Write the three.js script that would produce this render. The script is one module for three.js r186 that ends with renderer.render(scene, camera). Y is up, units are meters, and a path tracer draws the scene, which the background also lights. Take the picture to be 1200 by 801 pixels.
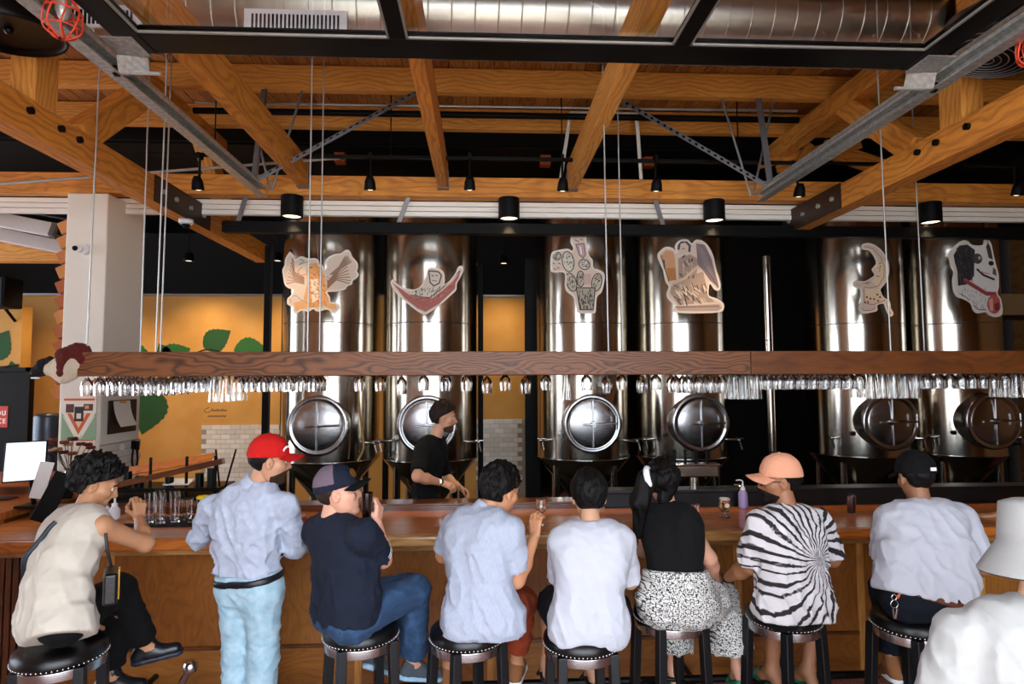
import * as THREE from 'three';
import { RoundedBoxGeometry } from 'three/addons/geometries/RoundedBoxGeometry.js';
import { mergeGeometries, mergeVertices, toCreasedNormals } from 'three/addons/utils/BufferGeometryUtils.js';
import { FontLoader } from 'three/addons/loaders/FontLoader.js';
import { TextGeometry } from 'three/addons/geometries/TextGeometry.js';
import { createNoise2D, createNoise3D } from 'simplex-noise';

// ---------------------------------------------------------------- camera, sky, sun, exposure
const scene = new THREE.Scene();
const renderer = new THREE.WebGLRenderer({ antialias: true });
renderer.toneMapping = THREE.LinearToneMapping;
renderer.toneMappingExposure = 0.86;
renderer.shadowMap.enabled = true;
renderer.shadowMap.type = THREE.PCFSoftShadowMap;
const camera = new THREE.PerspectiveCamera(2 * Math.atan(400.5 / 720) * 180 / Math.PI, 1200 / 801, 0.05, 200);
camera.rotation.order = 'YXZ';
camera.position.set(0, 2.12, 0);
camera.rotation.set(3.38 * Math.PI / 180, -2.8 * Math.PI / 180, -0.2 * Math.PI / 180);
scene.add(camera);

// bright hazy daylight outside the open garage doors; the sun is high behind the building and lights the pavement outside
scene.background = new THREE.Color(0.86, 0.95, 1.08);
scene.backgroundIntensity = 9.0;
const sun = new THREE.DirectionalLight(new THREE.Color(1.0, 0.95, 0.86), 15);
sun.position.set(17, 22, 1); sun.target.position.set(0, 0, 4);
sun.castShadow = true; sun.shadow.radius = 2; sun.shadow.mapSize.set(2048, 2048);
Object.assign(sun.shadow.camera, { left: -22, right: 22, top: 22, bottom: -22, near: 1, far: 60 });
scene.add(sun, sun.target);

// ---------------------------------------------------------------- helpers
let seed = 20240611;
const rnd = () => { seed = (seed * 1664525 + 1013904223) >>> 0; return seed / 4294967296; };
const rr = (a, b) => a + (b - a) * rnd();
const n2 = createNoise2D(rnd), n3 = createNoise3D(rnd);
const V = (x, y, z) => new THREE.Vector3(x, y, z);
const PI = Math.PI;
const taken = {};
function numbered(name) {
  const n = taken[name] = (taken[name] ?? -1) + 1;
  return n ? name + '_' + String(n).padStart(3, '0') : name;
}
function tag(o, label, category, group, kind) {
  if (label) o.userData.label = label;
  if (category) o.userData.category = category;
  if (group) o.userData.group = group;
  if (kind) o.userData.kind = kind;
  return o;
}
function thing(name, label, category, pos = [0, 0, 0], turn = 0, group) {
  const o = new THREE.Group(); o.name = numbered(name); scene.add(o);
  o.position.set(...pos); o.rotation.y = turn;
  return tag(o, label, category, group);
}
function merge(geos) {
  if (!Array.isArray(geos)) return geos;
  if (geos.length === 1) return geos[0];
  const list = geos.map((g) => { const q = g.index ? g.toNonIndexed() : g; for (const k of Object.keys(q.attributes)) if (!['position', 'normal', 'uv'].includes(k)) q.deleteAttribute(k); return q; });
  return mergeGeometries(list, false);
}
function part(name, geos, mat, parent) {
  const m = new THREE.Mesh(merge(geos), mat); m.name = name; parent.add(m); return m;
}
function solo(name, geos, mat, label, category, group) {
  const m = new THREE.Mesh(merge(geos), mat); m.name = numbered(name); scene.add(m); return tag(m, label, category, group);
}
function struct(name, label) { const o = new THREE.Group(); o.name = name; scene.add(o); return tag(o, label, null, null, 'structure'); }
function copy(o, label, group) {
  const c = o.clone(); c.name = numbered(o.name.replace(/_\d{3}$/, '')); c.userData = { ...o.userData };
  if (label) c.userData.label = label; if (group) c.userData.group = group;
  scene.add(c); return c;
}
// transform a geometry
function tr(g, x = 0, y = 0, z = 0, rx = 0, ry = 0, rz = 0, s) {
  if (s) g.scale(...(Array.isArray(s) ? s : [s, s, s]));
  if (rx) g.rotateX(rx); if (ry) g.rotateY(ry); if (rz) g.rotateZ(rz);
  return g.translate(x, y, z);
}
// uv in metres with the grain along an axis
function uvGrain(g, axis = 0, ox = rr(0, 9), oy = rr(0, 9)) {
  const p = g.attributes.position, n = g.attributes.normal, uv = new Float32Array(p.count * 2);
  for (let i = 0; i < p.count; i++) {
    const c = [p.getX(i), p.getY(i), p.getZ(i)], m = [Math.abs(n.getX(i)), Math.abs(n.getY(i)), Math.abs(n.getZ(i))];
    let k = m.indexOf(Math.max(...m)), a = axis, b;
    if (k === axis) { a = (axis + 1) % 3; b = (axis + 2) % 3; } else b = 3 - axis - k;
    uv[2 * i] = c[a] + ox; uv[2 * i + 1] = c[b] + oy;
  }
  g.setAttribute('uv', new THREE.BufferAttribute(uv, 2)); return g;
}
const longest = (w, h, d) => (w >= h && w >= d ? 0 : h >= d ? 1 : 2);
function bx(w, h, d, x = 0, y = 0, z = 0, axis) { return uvGrain(new THREE.BoxGeometry(w, h, d), axis ?? longest(w, h, d)).translate(x, y, z); }
function rbx(w, h, d, r = 0.006, x = 0, y = 0, z = 0, axis, seg = 1) {
  return uvGrain(new RoundedBoxGeometry(w, h, d, seg, Math.min(r, w / 2.01, h / 2.01, d / 2.01)), axis ?? longest(w, h, d)).translate(x, y, z);
}
// a geometry built along +y (length 1 at the origin's middle) laid between two points
function lay(g, a, b, roll = 0) {
  const d = V(...b).sub(V(...a)), q = new THREE.Quaternion().setFromUnitVectors(V(0, 1, 0), d.clone().normalize());
  if (roll) g.rotateY(roll);
  g.applyQuaternion(q); return g.translate((a[0] + b[0]) / 2, (a[1] + b[1]) / 2, (a[2] + b[2]) / 2);
}
const dist = (a, b) => Math.hypot(a[0] - b[0], a[1] - b[1], a[2] - b[2]);
function rod(a, b, r0, r1 = r0, seg = 10) { return lay(new THREE.CylinderGeometry(r1, r0, dist(a, b), seg), a, b); }
function beamBox(a, b, w, d, roll = 0, r = 0.004) { return lay(uvGrain(new RoundedBoxGeometry(w, dist(a, b), d, 1, Math.min(r, w / 3, d / 3)), 1), a, b, roll); }
function tube(pts, r, seg = 24, rad = 8, closed = false) { return new THREE.TubeGeometry(new THREE.CatmullRomCurve3(pts.map((p) => V(...p)), closed), seg, r, rad, closed); }
function lathe(profile, seg = 24) { return new THREE.LatheGeometry(profile.map(([r, y]) => new THREE.Vector2(r, y)), seg); }
function extrude(shape, depth, bevel = 0, steps = 1, curveSegments = 10) {
  return new THREE.ExtrudeGeometry(shape, { depth, bevelEnabled: bevel > 0, bevelSize: bevel, bevelThickness: bevel, bevelSegments: 2, steps, curveSegments });
}
function poly(pts) { const s = new THREE.Shape(); pts.forEach(([x, y], i) => (i ? s.lineTo(x, y) : s.moveTo(x, y))); s.closePath(); return s; }
function smoothPoly(pts) { const s = new THREE.Shape(); s.setFromPoints(new THREE.SplineCurve([...pts, pts[0]].map(([x, y]) => new THREE.Vector2(x, y))).getPoints(pts.length * 3)); return s; }

// ---------------------------------------------------------------- textures and materials
const fbm = (x, y, o = 4) => { let s = 0, a = 0.5, f = 1; for (let i = 0; i < o; i++) { s += a * n2(x * f, y * f); a *= 0.5; f *= 2.03; } return s; };
function dataTex(w, h, fn, srgb = true, sx = 1, sy = 1) {
  const a = new Uint8Array(w * h * 4);
  for (let j = 0; j < h; j++) for (let i = 0; i < w; i++) {
    const c = fn(i / w, j / h), k = (j * w + i) * 4;
    a[k] = Math.max(0, Math.min(255, c[0] * 255)); a[k + 1] = Math.max(0, Math.min(255, c[1] * 255)); a[k + 2] = Math.max(0, Math.min(255, c[2] * 255)); a[k + 3] = 255;
  }
  const t = new THREE.DataTexture(a, w, h); t.magFilter = THREE.LinearFilter; t.minFilter = THREE.LinearMipmapLinearFilter; t.generateMipmaps = true;
  t.wrapS = t.wrapT = THREE.MirroredRepeatWrapping; if (srgb) t.colorSpace = THREE.SRGBColorSpace; t.repeat.set(1 / sx, 1 / sy); t.needsUpdate = true; return t;
}
const hex = (h) => [(h >> 16 & 255) / 255, (h >> 8 & 255) / 255, (h & 255) / 255];
const mixc = (a, b, t) => [a[0] + (b[0] - a[0]) * t, a[1] + (b[1] - a[1]) * t, a[2] + (b[2] - a[2]) * t];
const cl01 = (x) => Math.max(0, Math.min(1, x));
// timber: u along the grain; cathedral figure from warped rings, plus fine pores and a few knots
function woodTex(light, dark, { rings = 9, warp = 1.2, contrast = 0.8, fine = 0.35, len = 1.6, wide = 0.5, w = 512, h = 256, off = 0 } = {}) {
  const L = hex(light), D = hex(dark);
  return dataTex(w, h, (u, v) => {
    const x = u * len, y = v * wide;
    const g = y * rings * 2.2 + warp * fbm(x * 0.9 + off, y * 2.2 + off, 3) * 2.0;
    const f = g - Math.floor(g), ring = Math.pow(Math.abs(2 * f - 1), 2.2);
    const pore = fbm(x * 5 + off, y * 90, 3) * fine, tone = fbm(x * 0.7 + 7, y * 3 + 3 + off, 3) * 0.5;
    return mixc(L, D, cl01(0.35 + (ring - 0.4) * contrast * 0.7 + pore + tone * 0.5));
  }, true, len, wide);
}
const std = (o) => new THREE.MeshStandardMaterial(o);
const phy = (o) => new THREE.MeshPhysicalMaterial(o);
const grey = (t) => [t, t, t];
const pitTex = dataTex(256, 256, (u, v) => grey(0.5 + 0.35 * fbm(u * 18, v * 18, 4)), false, 0.5, 0.5);
const weaveTex = dataTex(256, 256, (u, v) => grey(0.5 + 0.25 * Math.sin(u * PI * 2 * 64) * Math.sin(v * PI * 2 * 64) + 0.3 * fbm(u * 9, v * 9, 3)), false, 0.16, 0.16);
const brushTex = dataTex(512, 128, (u, v) => grey(0.5 + 0.35 * fbm(u * 3, v * 90, 3)), false, 0.8, 0.4);
const M = {};
M.timber = [0, 1, 2].map((i) => std({ map: woodTex([0xe69a3c, 0xdd8e32, 0xe9a449][i], [0xa86226, 0x9b571e, 0xb16c2c][i], { rings: 7 + 2 * i, off: i * 13.7, warp: 1 }), roughness: 0.62, bumpMap: pitTex, bumpScale: 0.0012 }));
M.deck = [0, 1, 2].map((i) => std({ map: woodTex([0xb5752f, 0xa46526, 0xbd803a][i], [0x734116, 0x643713, 0x7d4b1a][i], { rings: 8, off: 30 + i * 9.1 }), roughness: 0.75 }));
M.ply = [0, 1, 2].map((i) => std({ map: woodTex([0x9c6126, 0x94591f, 0xa2692d][i], [0x714014, 0x6a3a11, 0x7a481b][i], { rings: 3.2, warp: 2.2, off: 60 + i * 5.3, contrast: 0.5, len: 2.2, wide: 1.1, w: 512, h: 512 }), roughness: 0.38, bumpMap: pitTex, bumpScale: 0.0006 }));
M.batten = std({ map: woodTex(0xc98d45, 0x99602a, { rings: 5, off: 81 }), roughness: 0.4 });
M.barTop = phy({ map: woodTex(0xc8742a, 0x8a4415, { rings: 7, warp: 1.6, off: 90, len: 2.4, wide: 0.8, w: 1024, h: 512 }), roughness: 0.38, clearcoat: 0.6, clearcoatRoughness: 0.16 });
M.barEdge = phy({ map: woodTex(0xc3935a, 0x8a5a2b, { rings: 6, off: 95 }), roughness: 0.32, clearcoat: 0.7, clearcoatRoughness: 0.12 });
M.barBack = phy({ map: woodTex(0x6b3818, 0x3a1d0d, { rings: 6, off: 97 }), roughness: 0.3, clearcoat: 0.8, clearcoatRoughness: 0.1 });
M.rackWood = [0, 1].map((i) => std({ map: woodTex([0x7d4a24, 0x7c4516][i], [0x361a0c, 0x4a240b][i], { rings: [16, 5][i], warp: [2.0, 1.1][i], contrast: [1.15, 0.6][i], off: 110 + i * 11, len: 2.4, wide: 0.36, w: 1024, h: 256 }), roughness: 0.5, bumpMap: pitTex, bumpScale: 0.001 }));
M.whitePaint = std({ color: 0xe9e4d8, roughness: 0.6, bumpMap: pitTex, bumpScale: 0.0006 });
M.whiteBoard = std({ color: 0xf0ede4, roughness: 0.55 });
M.ochre = std({ map: dataTex(256, 256, (u, v) => mixc(hex(0xc9964a), hex(0xbf8a3c), cl01(0.5 + fbm(u * 4, v * 4, 4))), true, 3, 3), roughness: 0.75 });
M.black = phy({ color: 0x050505, roughness: 0.6, specularIntensity: 0.35 });
M.blackGloss = phy({ color: 0x050506, roughness: 0.35, specularIntensity: 0.4 });
M.blackMetal = std({ color: 0x101012, roughness: 0.4, metalness: 0.6 });
M.darkWall = std({ color: 0x0d0a08, roughness: 0.85 });
M.woodWall = std({ map: woodTex(0xa8743f, 0x7a4d26, { rings: 5, off: 140 }), roughness: 0.7 });
M.galv = std({ map: dataTex(256, 256, (u, v) => { const t = fbm(u * 14, v * 14, 2); return mixc(hex(0xa8a8a4), hex(0xcacac6), cl01(0.5 + t)); }, true, 0.7, 0.7), metalness: 0.65, roughness: 0.42 });
M.galvDark = std({ color: 0x86868a, metalness: 0.6, roughness: 0.42 });
M.duct = std({ color: 0xbdb6a9, metalness: 1, roughness: 0.3, bumpMap: brushTex, bumpScale: 0.001 });
M.steel = std({ color: 0xcec7ba, metalness: 1, roughness: 0.17, bumpMap: brushTex, bumpScale: 0.0002 });
M.steelDoor = std({ color: 0xc4c4c4, metalness: 1, roughness: 0.24, bumpMap: brushTex, bumpScale: 0.0003 });
M.chrome = std({ color: 0xd6d6d4, metalness: 1, roughness: 0.12 });
M.gunmetal = std({ color: 0x36383b, metalness: 0.85, roughness: 0.36 });
M.brass = std({ color: 0xc9a24a, metalness: 1, roughness: 0.3 });
M.leather = std({ color: 0x060607, roughness: 0.33, bumpMap: pitTex, bumpScale: 0.0008 });
M.pane = phy({ color: 0xffffff, transmission: 1, thickness: 0, roughness: 0.03, ior: 1.5 });
M.glass = phy({ color: 0xffffff, transmission: 1, thickness: 0.01, roughness: 0.02, ior: 1.45 });
M.whitePlastic = std({ color: 0xe8e8ea, roughness: 0.4 });
M.clearPlastic = phy({ color: 0xf0f0f4, transmission: 0.45, thickness: 0, roughness: 0.35 });
M.yellowPlastic = std({ color: 0xf0cf1e, roughness: 0.4 });
M.rubber = std({ color: 0x070708, roughness: 0.8 });
M.tile = std({ color: 0xd9d2c4, roughness: 0.22 });
M.grout = std({ color: 0x9a8f7e, roughness: 0.9 });
M.redWire = std({ color: 0xd2401f, roughness: 0.45 });
M.leaf = [0x1e5a22, 0x17491d, 0x2c6a2a].map((c) => std({ color: c, roughness: 0.8 }));
M.paintDark = std({ color: 0x16120e, roughness: 0.8 });
M.paper = std({ color: 0xece9e4, roughness: 0.8 });
// ---------------------------------------------------------------- the building
{ // floor: small pinkish mosaic tiles in front of the bar
  const f = struct('floor', 'floor of small pinkish mosaic tiles along the foot of the bar');
  const mosaic = dataTex(512, 512, (u, v) => {
    const a = u * 32, b = v * 32, i = Math.floor(a), j = Math.floor(b), fa = a - i, fb = b - j;
    const grout = fa < 0.12 || fb < 0.12, t = Math.abs(n2(i * 3.7, j * 5.1));
    return grout ? hex(0x40302b) : mixc(hex(0xb98577), hex(0x8a5a50), t);
  }, true, 0.8, 0.8); mosaic.wrapS = mosaic.wrapT = THREE.RepeatWrapping;
  part('mosaic_floor', bx(22, 0.2, 13, 0, -0.1, -5.5, 0), std({ map: mosaic, roughness: 0.5 }), f);
  const g = struct('pavement', 'pale concrete pavement outside the open garage doors');
  part('pavement_slab', bx(60, 0.2, 30, 0, -0.12, 16, 0), std({ color: 0xc9c3b8, roughness: 0.85, bumpMap: pitTex, bumpScale: 0.002 }), g);
}
{ // side, front and back walls with thickness
  const L = struct('wall_left', 'dark side wall of the brewery hall with tall open bays to the street');
  for (const [z0, z1] of [[-12.2, -9.2], [-7.3, -6.7], [-5.7, -5.35], [-4.3, -3.7], [-2.5, -2.15], [-1.0, 1.1]]) part('wall_panel', bx(0.3, 5.6, z1 - z0, -11.1, 2.8, (z0 + z1) / 2, 1), M.woodWall, L);
  part('wall_panel', bx(0.3, 0.5, 8.2, -11.1, 5.1, -5.1, 2), M.woodWall, L);
  const R = struct('wall_right', 'dark side wall beyond the tanks'); part('wall_panel', bx(0.3, 5.6, 13, 10.9, 2.8, -5.4), M.woodWall, R);
  const B = struct('wall_back', 'black painted wall closing the hall behind the tanks'); part('wall_panel', bx(22, 5.6, 0.3, 0, 2.8, -12.1), M.darkWall, B);
  const F = struct('wall_front', 'front wall with an open garage door bay and a transom above');
  const pier = M.woodWall;
  for (const [a, b] of [[-11.25, -2.35], [3.05, 11.05]]) part('pier', bx(b - a, 5.25, 0.35, (a + b) / 2, 2.625, 0.95, 1), pier, F);
  part('lintel', bx(5.4, 0.16, 0.35, 0.35, 4.1, 0.95, 0), pier, F);
  part('parapet', bx(22.3, 0.45, 0.35, -0.1, 5.4, 0.95, 0), pier, F);
  for (const x of [-0.6, 1.3]) part('transom_mullion', bx(0.1, 1.0, 0.12, x, 4.68, 0.95), M.black, F);
}
{ const a = struct('trim_5', 'dark posts of the patio awning outside the open door'); for (const x of [-1.35, 1.75]) part('awning_post', rbx(0.22, 5.4, 0.22, 0.01, x, 2.7, 2.6, 1), M.woodWall, a); }
{ // the ochre wall at the back, with a wainscot of white tiles and a painted vine
  const W = struct('wall_ochre', 'ochre painted wall with a green hop vine mural and white tiles below');
  part('plaster', bx(11.55, 3.45, 0.2, -5.03, 1.725, -10.1, 0), M.ochre, W);
  part('return_wall', bx(2.6, 3.2, 0.2, -7.95, 1.6, -9.3, 0), M.ochre, W);
  part('top_rail', bx(11.55, 0.03, 0.06, -5.03, 3.465, -9.98, 0), M.galvDark, W);
  part('tile_grout', [bx(1.3, 1.4, 0.012, -3.77, 0.7, -9.996), bx(0.8, 1.46, 0.012, 0.3, 0.73, -9.996)], M.grout, W);
  const tg = [0, 1].map(() => rbx(0.146, 0.07, 0.012, 0.003)), tm = [0xd9d4ca, 0xd0cabf, 0xe0dcd2].map((c) => std({ color: c, roughness: 0.2 }));
  const tiles = (x0, x1, top, rows) => { for (let r = 0; r < rows; r++) for (let x = x0 + 0.075 - (r % 2) * 0.075; x < x1 - 0.05; x += 0.15) {
    if (x < x0 + 0.06) continue; const t = part('tile', tg[r % 2], tm[(rnd() * 3) | 0], W); t.position.set(x, top - 0.037 - r * 0.0745, -9.986); } };
  tiles(-4.42, -3.14, 1.4, 13); tiles(-0.1, 0.7, 1.46, 14);
  const leafShape = (s) => { const pts = []; for (let i = 0; i <= 16; i++) { const t = i / 16, w = 0.36 * Math.sin(PI * Math.pow(t, 0.75)) * (1 + 0.09 * (i % 2)); pts.push([-s * w, s * (t - 0.5)]); } for (let i = 15; i > 0; i--) { const t = i / 16, w = 0.36 * Math.sin(PI * Math.pow(t, 0.75)) * (1 + 0.09 * (i % 2)); pts.push([s * w, s * (t - 0.5)]); } return extrude(poly(pts), 0.003); };
  // [x, y, size, turn, tone]
  for (const [x, y, s, t, m, z] of [[-5.5, 2.5, 0.62, 0.2, 0, -10], [-4.86, 2.52, 0.5, -1.2, 0, -10], [-4.22, 2.76, 0.5, -1.0, 1, -10], [-3.68, 2.58, 0.55, -1.6, 0, -10], [-5.05, 2.56, 0.3, 0.5, 1, -10], [-5.25, 1.62, 0.75, 2.9, 1, -10], [-4.9, 2.0, 0.3, 2.4, 0, -10], [-4.5, 2.02, 0.25, -2.4, 2, -10], [-6.95, 2.62, 0.5, -0.5, 1, -9.2], [-6.75, 2.25, 0.3, 0.2, 1, -9.2], [-6.95, 1.98, 0.3, -0.8, 1, -9.2], [-5.6, 1.9, 0.5, 3.3, 0, -10], [-5.72, 1.35, 0.7, 3.0, 1, -10]]) {
    part('painted_leaf', tr(leafShape(s), x, y, z + 0.001, 0, 0, t), M.leaf[m], W);
  }
  const vine = (pts, r) => part('painted_stem', tr(tube(pts, r, 40, 6), 0, 0, 0, 0, 0, 0, [1, 1, 1]), M.paintDark, W);
  vine([[-9, 2.3, -9.198], [-7.6, 2.36, -9.198], [-7.0, 2.3, -9.198], [-6.66, 2.34, -9.198]], 0.016); vine([[-9, 2.0, -9.198], [-7.4, 1.98, -9.198], [-6.66, 1.82, -9.198]], 0.014);
  vine([[-7.2, 2.25, -9.998], [-6.4, 2.2, -9.998], [-5.6, 2.38, -9.998], [-5.0, 2.3, -9.998], [-4.35, 2.6, -9.998], [-3.9, 2.42, -9.998]], 0.012);
  const cv = document.createElement('canvas'); cv.width = 256; cv.height = 128; const c = cv.getContext('2d');
  c.fillStyle = '#c49043'; c.fillRect(0, 0, 256, 128); c.strokeStyle = '#2a180a'; c.lineWidth = 5;
  c.beginPath(); c.moveTo(60, 20); c.bezierCurveTo(-20, 40, 10, 90, 80, 50); for (let i = 0; i < 9; i++) c.quadraticCurveTo(88 + i * 16, i % 3 ? 30 : 12, 96 + i * 16, 54); c.stroke();
  c.lineWidth = 7; c.beginPath(); c.moveTo(50, 100); for (let i = 0; i < 14; i++) c.lineTo(50 + i * 13, i % 2 ? 94 : 106); c.stroke();
  const ct = new THREE.CanvasTexture(cv); ct.colorSpace = THREE.SRGBColorSpace;
  const sg = part('painted_signature', new THREE.PlaneGeometry(0.42, 0.22), std({ map: ct, roughness: 0.75 }), W); sg.position.set(-4.2, 1.6, -9.996);
}
{ // black back door with a red notice
  const d = struct('door_1', 'black door in the ochre wall with a red notice on it');
  part('door_leaf', rbx(1.1, 2.24, 0.06, 0.006, -7.06, 1.12, -9.16), M.black, d);
  part('door_frame', [bx(0.06, 2.3, 0.1, -6.48, 1.15, -9.16), bx(1.22, 0.06, 0.1, -7.06, 2.27, -9.16)], M.black, d);
  part('door_handle', rod([-6.6, 1.02, -9.1], [-6.6, 1.22, -9.1], 0.012), M.chrome, d);
  const cv = document.createElement('canvas'); cv.width = 256; cv.height = 192; const c = cv.getContext('2d'); c.fillStyle = '#c23a25'; c.fillRect(0, 0, 256, 192); c.fillStyle = '#f3e6dd'; c.font = 'bold 60px sans-serif'; c.textAlign = 'right'; c.fillText('OU', 244, 84); c.fillText('ICE', 244, 156);
  const t = new THREE.CanvasTexture(cv); t.colorSpace = THREE.SRGBColorSpace;
  part('notice', tr(new THREE.PlaneGeometry(0.42, 0.3), -6.95, 1.6, -9.125), std({ map: t, roughness: 0.6 }), d);
}
{ // ceiling: roof slab, deck boards running front to back, purlins across
  const c = struct('ceiling', 'timber ceiling of narrow boards over heavy purlins');
  part('roof_slab', bx(22.3, 0.25, 13.4, -0.1, 5.35, -5.5, 0), M.darkWall, c);
  for (let i = 0; i < 100; i++) {
    const x = -7.3 + i * 0.15; const b = part('plank', bx(0.142, 0.03, 7.9, 0, 0, 0, 2), M.deck[(rnd() * 3) | 0], c); b.position.set(x, 5.2 + rr(-0.003, 0.003), -3.35);
  }
  for (const D of [0.4, 1.3, 2.25, 3.15, 4.15, 5.02, 5.95, 6.85]) {
    const b = part('purlin', rbx(20, 0.24, 0.1, 0.008, 0, 0, 0, 0), M.timber[(D * 7 | 0) % 3], c); b.position.set(0.2, 5.05, -D);
  }
}
{ const c = struct('ceiling_rear', 'black painted ceiling over the tanks'); part('black_panel', bx(20, 0.1, 4.6, 0.2, 4.97, -9.65, 0), M.black, c); part('black_fascia', bx(20, 0.25, 0.06, 0.2, 5.07, -7.33, 0), M.black, c); }
{ // cross beam above the bar, joists hung on it
  const b = struct('trim_1', 'long orange timber beam crossing the hall above the bar');
  part('cross_beam', rbx(17, 0.215, 0.16, 0.01, 0.2, 4.155, -6.53, 0), M.timber[0], b);
  const ws = struct('trim_2', 'white painted boards under the long timber beam');
  for (let k = 0; k < 3; k++) part('white_board', rbx(17, 0.05, 0.09 - k * 0.012, 0.006, 0.2, 4.016 - k * 0.057, -6.66 + k * 0.01, 0), M.whiteBoard, ws);
  const names = ['ceiling joist meeting the cross beam behind the hanging door track', 'orange ceiling joist between the second and third tank', 'orange ceiling joist over the cactus cutout'];
  [-1.86, -0.41, 0.96].forEach((x, i) => {
    const j = thing('ceiling_joist', names[i], 'joist', [x, 0, 0], 0, 'ceiling joists');
    part('timber', rbx(0.105, 0.28, 6.75, 0.008, 0, 4.26, -3.06, 2), M.timber[i % 3], j);
    part('hanger', [bx(0.115, 0.006, 0.1, 0, 4.117, -6.4), bx(0.006, 0.2, 0.1, 0.056, 4.21, -6.4), bx(0.006, 0.2, 0.1, -0.056, 4.21, -6.4)], M.galvDark, j);
  });
}
// timber trusses on both sides
for (const [x, s, lab] of [[-3.08, 1, 'bolted timber roof truss beside the white column'], [3.55, -1, 'bolted timber roof truss beside the moon cutout']]) {
  const t = thing('timber_truss', lab, 'truss', [x, 0, 0], 0, 'timber roof trusses');
  part('bottom_chord', rbx(0.17, 0.24, s > 0 ? 9.2 : 7.25, 0.01, 0, 3.87, s > 0 ? -4.1 : -3.12, 2), M.timber[1], t);
  part('post', rbx(0.17, 0.98, 0.22, 0.008, 0, 4.47, -4.28, 1), M.timber[2], t);
  part('brace', beamBox([0, 3.97, -4.75], [0, 4.8, -5.7], 0.15, 0.2), M.timber[0], t);
  if (s > 0) part('brace', beamBox([0, 3.97, -7.6], [0, 4.8, -6.75], 0.15, 0.2), M.timber[2], t);
  part('top_chord', rbx(0.17, 0.2, 7.7, 0.01, 0, 4.82, -3.4, 2), M.timber[0], t);
  part('splice_plate', [bx(0.012, 0.25, 1.15, 0.092 * s, 3.87, -6.25)], std({ color: 0x3a2415, roughness: 0.5, metalness: 0.4 }), t);
  for (const D of [4.12, 4.42, 4.62]) part('bolt', tr(new THREE.CylinderGeometry(0.026, 0.026, 0.03, 8), 0.095 * s, 3.9, -D, 0, 0, PI / 2), M.blackMetal, t);
  for (const D of [5.8, 6.05, 6.35, 6.65]) part('bolt', tr(new THREE.CylinderGeometry(0.024, 0.024, 0.03, 8), 0.105 * s, 3.87, -D, 0, 0, PI / 2), M.galv, t);
}
{ // far beam at the side, beyond the column
  const b = struct('trim_3', 'far timber beam beyond the white column'); part('far_beam', rbx(4, 0.3, 0.16, 0.008, -7.0, 3.83, -8.4, 0), M.timber[2], b);
}
{ // white column with tilted bricks up its edge and tile low on its side
  const c = struct('trim_4', 'white square column with tilted orange bricks up its edge');
  part('column_shaft', rbx(0.4, 4.0, 0.7, 0.012, -3.97, 2.0, -6.65, 1), M.whitePaint, c);
  const bm = [0xb9703f, 0xc68449, 0xa85c34].map((k) => std({ color: k, roughness: 0.85, bumpMap: pitTex, bumpScale: 0.003 })), bg = rbx(0.13, 0.125, 0.12, 0.008);
  part('brick_backing', bx(0.05, 1.9, 0.1, -4.21, 2.88, -6.5), M.black, c);
  for (let y = 2.0; y < 3.8; y += 0.152) { const b = part('brick', bg, bm[(rnd() * 3) | 0], c); b.position.set(-4.222, y, -6.42); b.rotation.z = 0.42; }
  const tg = rbx(0.01, 0.07, 0.14, 0.003), tm = std({ color: 0xd5d0c8, roughness: 0.25 });
  part('tile_grout', bx(0.006, 0.75, 0.7, -3.767, 1.1, -6.65), M.grout, c);
  for (let r = 0; r < 10; r++) for (let k = 0; k < 5; k++) { const z = -6.37 - k * 0.145 + (r % 2) * 0.07; if (z > -6.36 || z < -6.95) continue; const t = part('tile', tg, tm, c); t.position.set(-3.763, 1.43 - r * 0.0745, z); }
}
// black square steel posts beside the first tank, black rail carrying the cutouts
for (const [x, z, lab] of [[-2.61, -7.6, 'slim black steel post against the ochre wall'], [-2.49, -7.9, 'black steel post close beside the first tank'], [-1.325, -8.6, 'black steel post in the gap between the first two tanks'], [0.68, -8.3, 'wide black steel post between the ochre strip and the third tank'], [-0.02, -8.7, 'black steel post on the second tank side of the ochre strip']])
  tag(solo('steel_post', rbx(x > 0.5 ? 0.2 : 0.075, 3.75, 0.08, 0.004, x, 1.875, z, 1), M.black), lab, 'post', 'black steel posts');
{ const r = thing('steel_rail', 'long black steel rail running in front of the tank tops', 'rail', [0, 0, 0]);
  part('rail_tube', rbx(10.6, 0.12, 0.1, 0.008, 2.55, 3.735, -6.6, 0), M.black, r);
  for (const x of [-2.6, -0.9, 2.0, 5.0]) part('hanger_strap', beamBox([x, 3.79, -6.6], [x + (x < 1 ? 0.12 : -0.12), 4.06, -6.5], 0.05, 0.012), M.galvDark, r); }
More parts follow.
